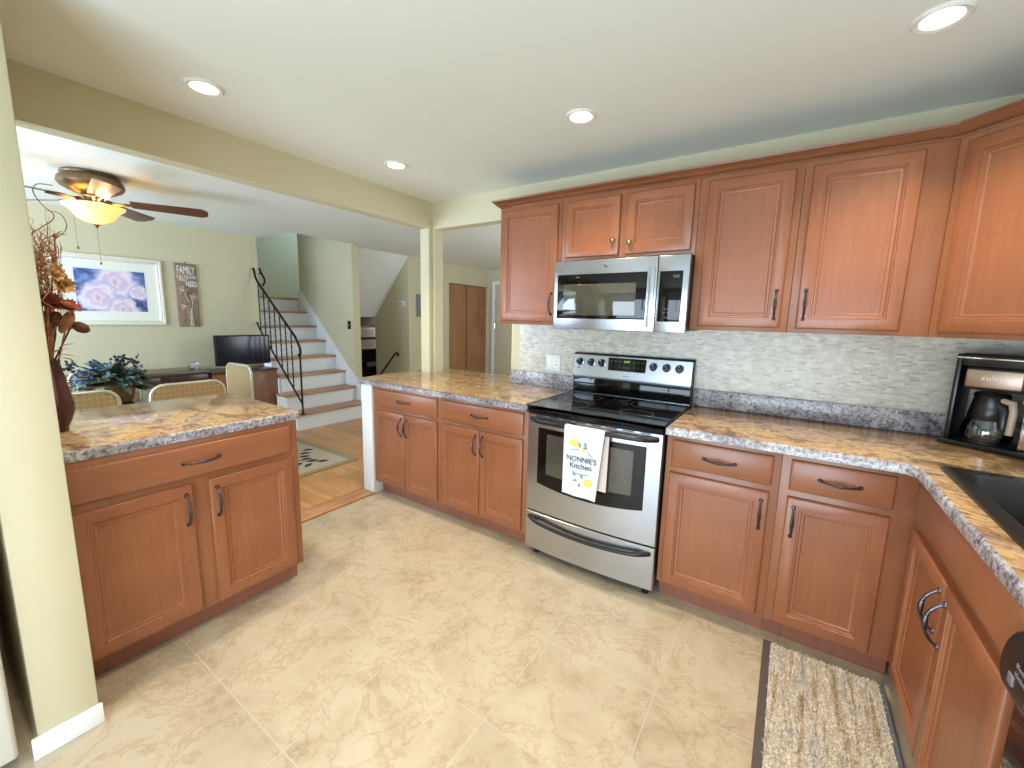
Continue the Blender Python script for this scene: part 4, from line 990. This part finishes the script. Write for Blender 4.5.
MB().tube(spline([(0, 0, .3), (.0, .03, .45), (0, .08, .48), (.01, .10, .52), (.02, .085, .56), (.02, .05, .565)]), .0016, 6).build('curly_willow', 'dry_twig', t)
mb = MB()
for i in range(12):
    a = i*.52; mb.tube([(.012*math.cos(a), .012*math.sin(a), -.02), (.02*math.cos(a), .02*math.sin(a), .08), (.035*math.cos(a), .03*math.sin(a), .19+.03*math.sin(i))], [.004, .005, .008], 6)
mb.build('stalks', 'dry_stalk', t)
def flower(cx, cy, cz, n, L, wd, mat, name, tilt=.6, layers=3, face=(1.0, .5, .1)):
    mb = MB(); F_ = Vector(face).normalized(); U = F_.cross(Vector((0,0,1))).normalized(); W = U.cross(F_)
    for l_ in range(layers):
        for i in range(n):
            a = 2*math.pi*i/n + l_*.35; d0 = (U*math.cos(a)+W*math.sin(a))*(1-l_*.18) + F_*(tilt*(.35+l_*.7))
            mb.leaf(Vector((cx, cy, cz)), d0, L*(1-.18*l_)*rb.uniform(.85, 1.1), wd, up=tuple(F_), curl=-.2)
    mb.blobs((cx+F_.x*.012, cy+F_.y*.012, cz+F_.z*.012), .014, 1, jit=.2); return mb.build(name, mat, t)
flower(.05, .052, .290, 13, .046, .026, 'petal_orange', 'orange_blossom', 1.2, 5)
flower(.06, .040, .335, 9, .036, .022, 'petal_orange', 'orange_blossom', 1.0)
flower(.05, .015, .215, 16, .058, .020, 'petal_rust', 'rust_blossom', .6, 4, (.7, .2, .8))
flower(.06, .060, .205, 12, .045, .018, 'petal_rust', 'rust_blossom', .5, 2, (.7, .3, .8))
flower(.05, -.025, .225, 12, .045, .018, 'petal_rust', 'rust_blossom', .5, 2, (.7, .3, .8))
MB().tube([(.0, .03, .0), (.02, .052, .10), (.03, .058, .15)], .003, 6).blobs((.04, .060, .150), .050, 2, sc=(.32, .38, .95), jit=.08, rot=Matrix.Rotation(R(-25), 4, 'X')).build('seed_pod', 'dry_stalk', t)
MB().tube([(.0, .02, .0), (.01, .07, .12), (.02, .09, .14)], .003, 6).blobs((.03, .098, .128), .038, 2, sc=(.4, .8, .55), rot=Matrix.Rotation(R(-35), 4, 'X')).build('seed_pod', 'pod_brown', t)
MB().tube([(.0, .01, .0), (.01, .03, .1), (.03, .02, .20)], .003, 6).blobs((.03, .035, .16), .030, 2, sc=(.5, .6, 1), jit=.05).build('seed_pod', 'pod_brown', t)
MB().tube([(.0, .01, .1), (.02, .055, .40), (.02, .062, .47)], .003, 6).blobs((.02, .064, .475), .010, 1).leaf((.02, .066, .48), (.2, 1, .4), .03, .016, 1).leaf((.02, .066, .48), (.2, .6, .8), .025, .014, 1).build('dried_bud', ['dry_twig', 'petal_rust'], t)
mb = MB()
for (p, d0) in (((.02, .03, .02), (.5, 1, .1)), ((.02, .035, .01), (.3, 1, -.3)), ((.01, .02, .03), (.6, .6, .5)), ((.02, .03, .05), (.2, .9, .5))): mb.leaf(p, d0, .05, .026)
mb.build('dry_leaves', 'petal_orange', t)
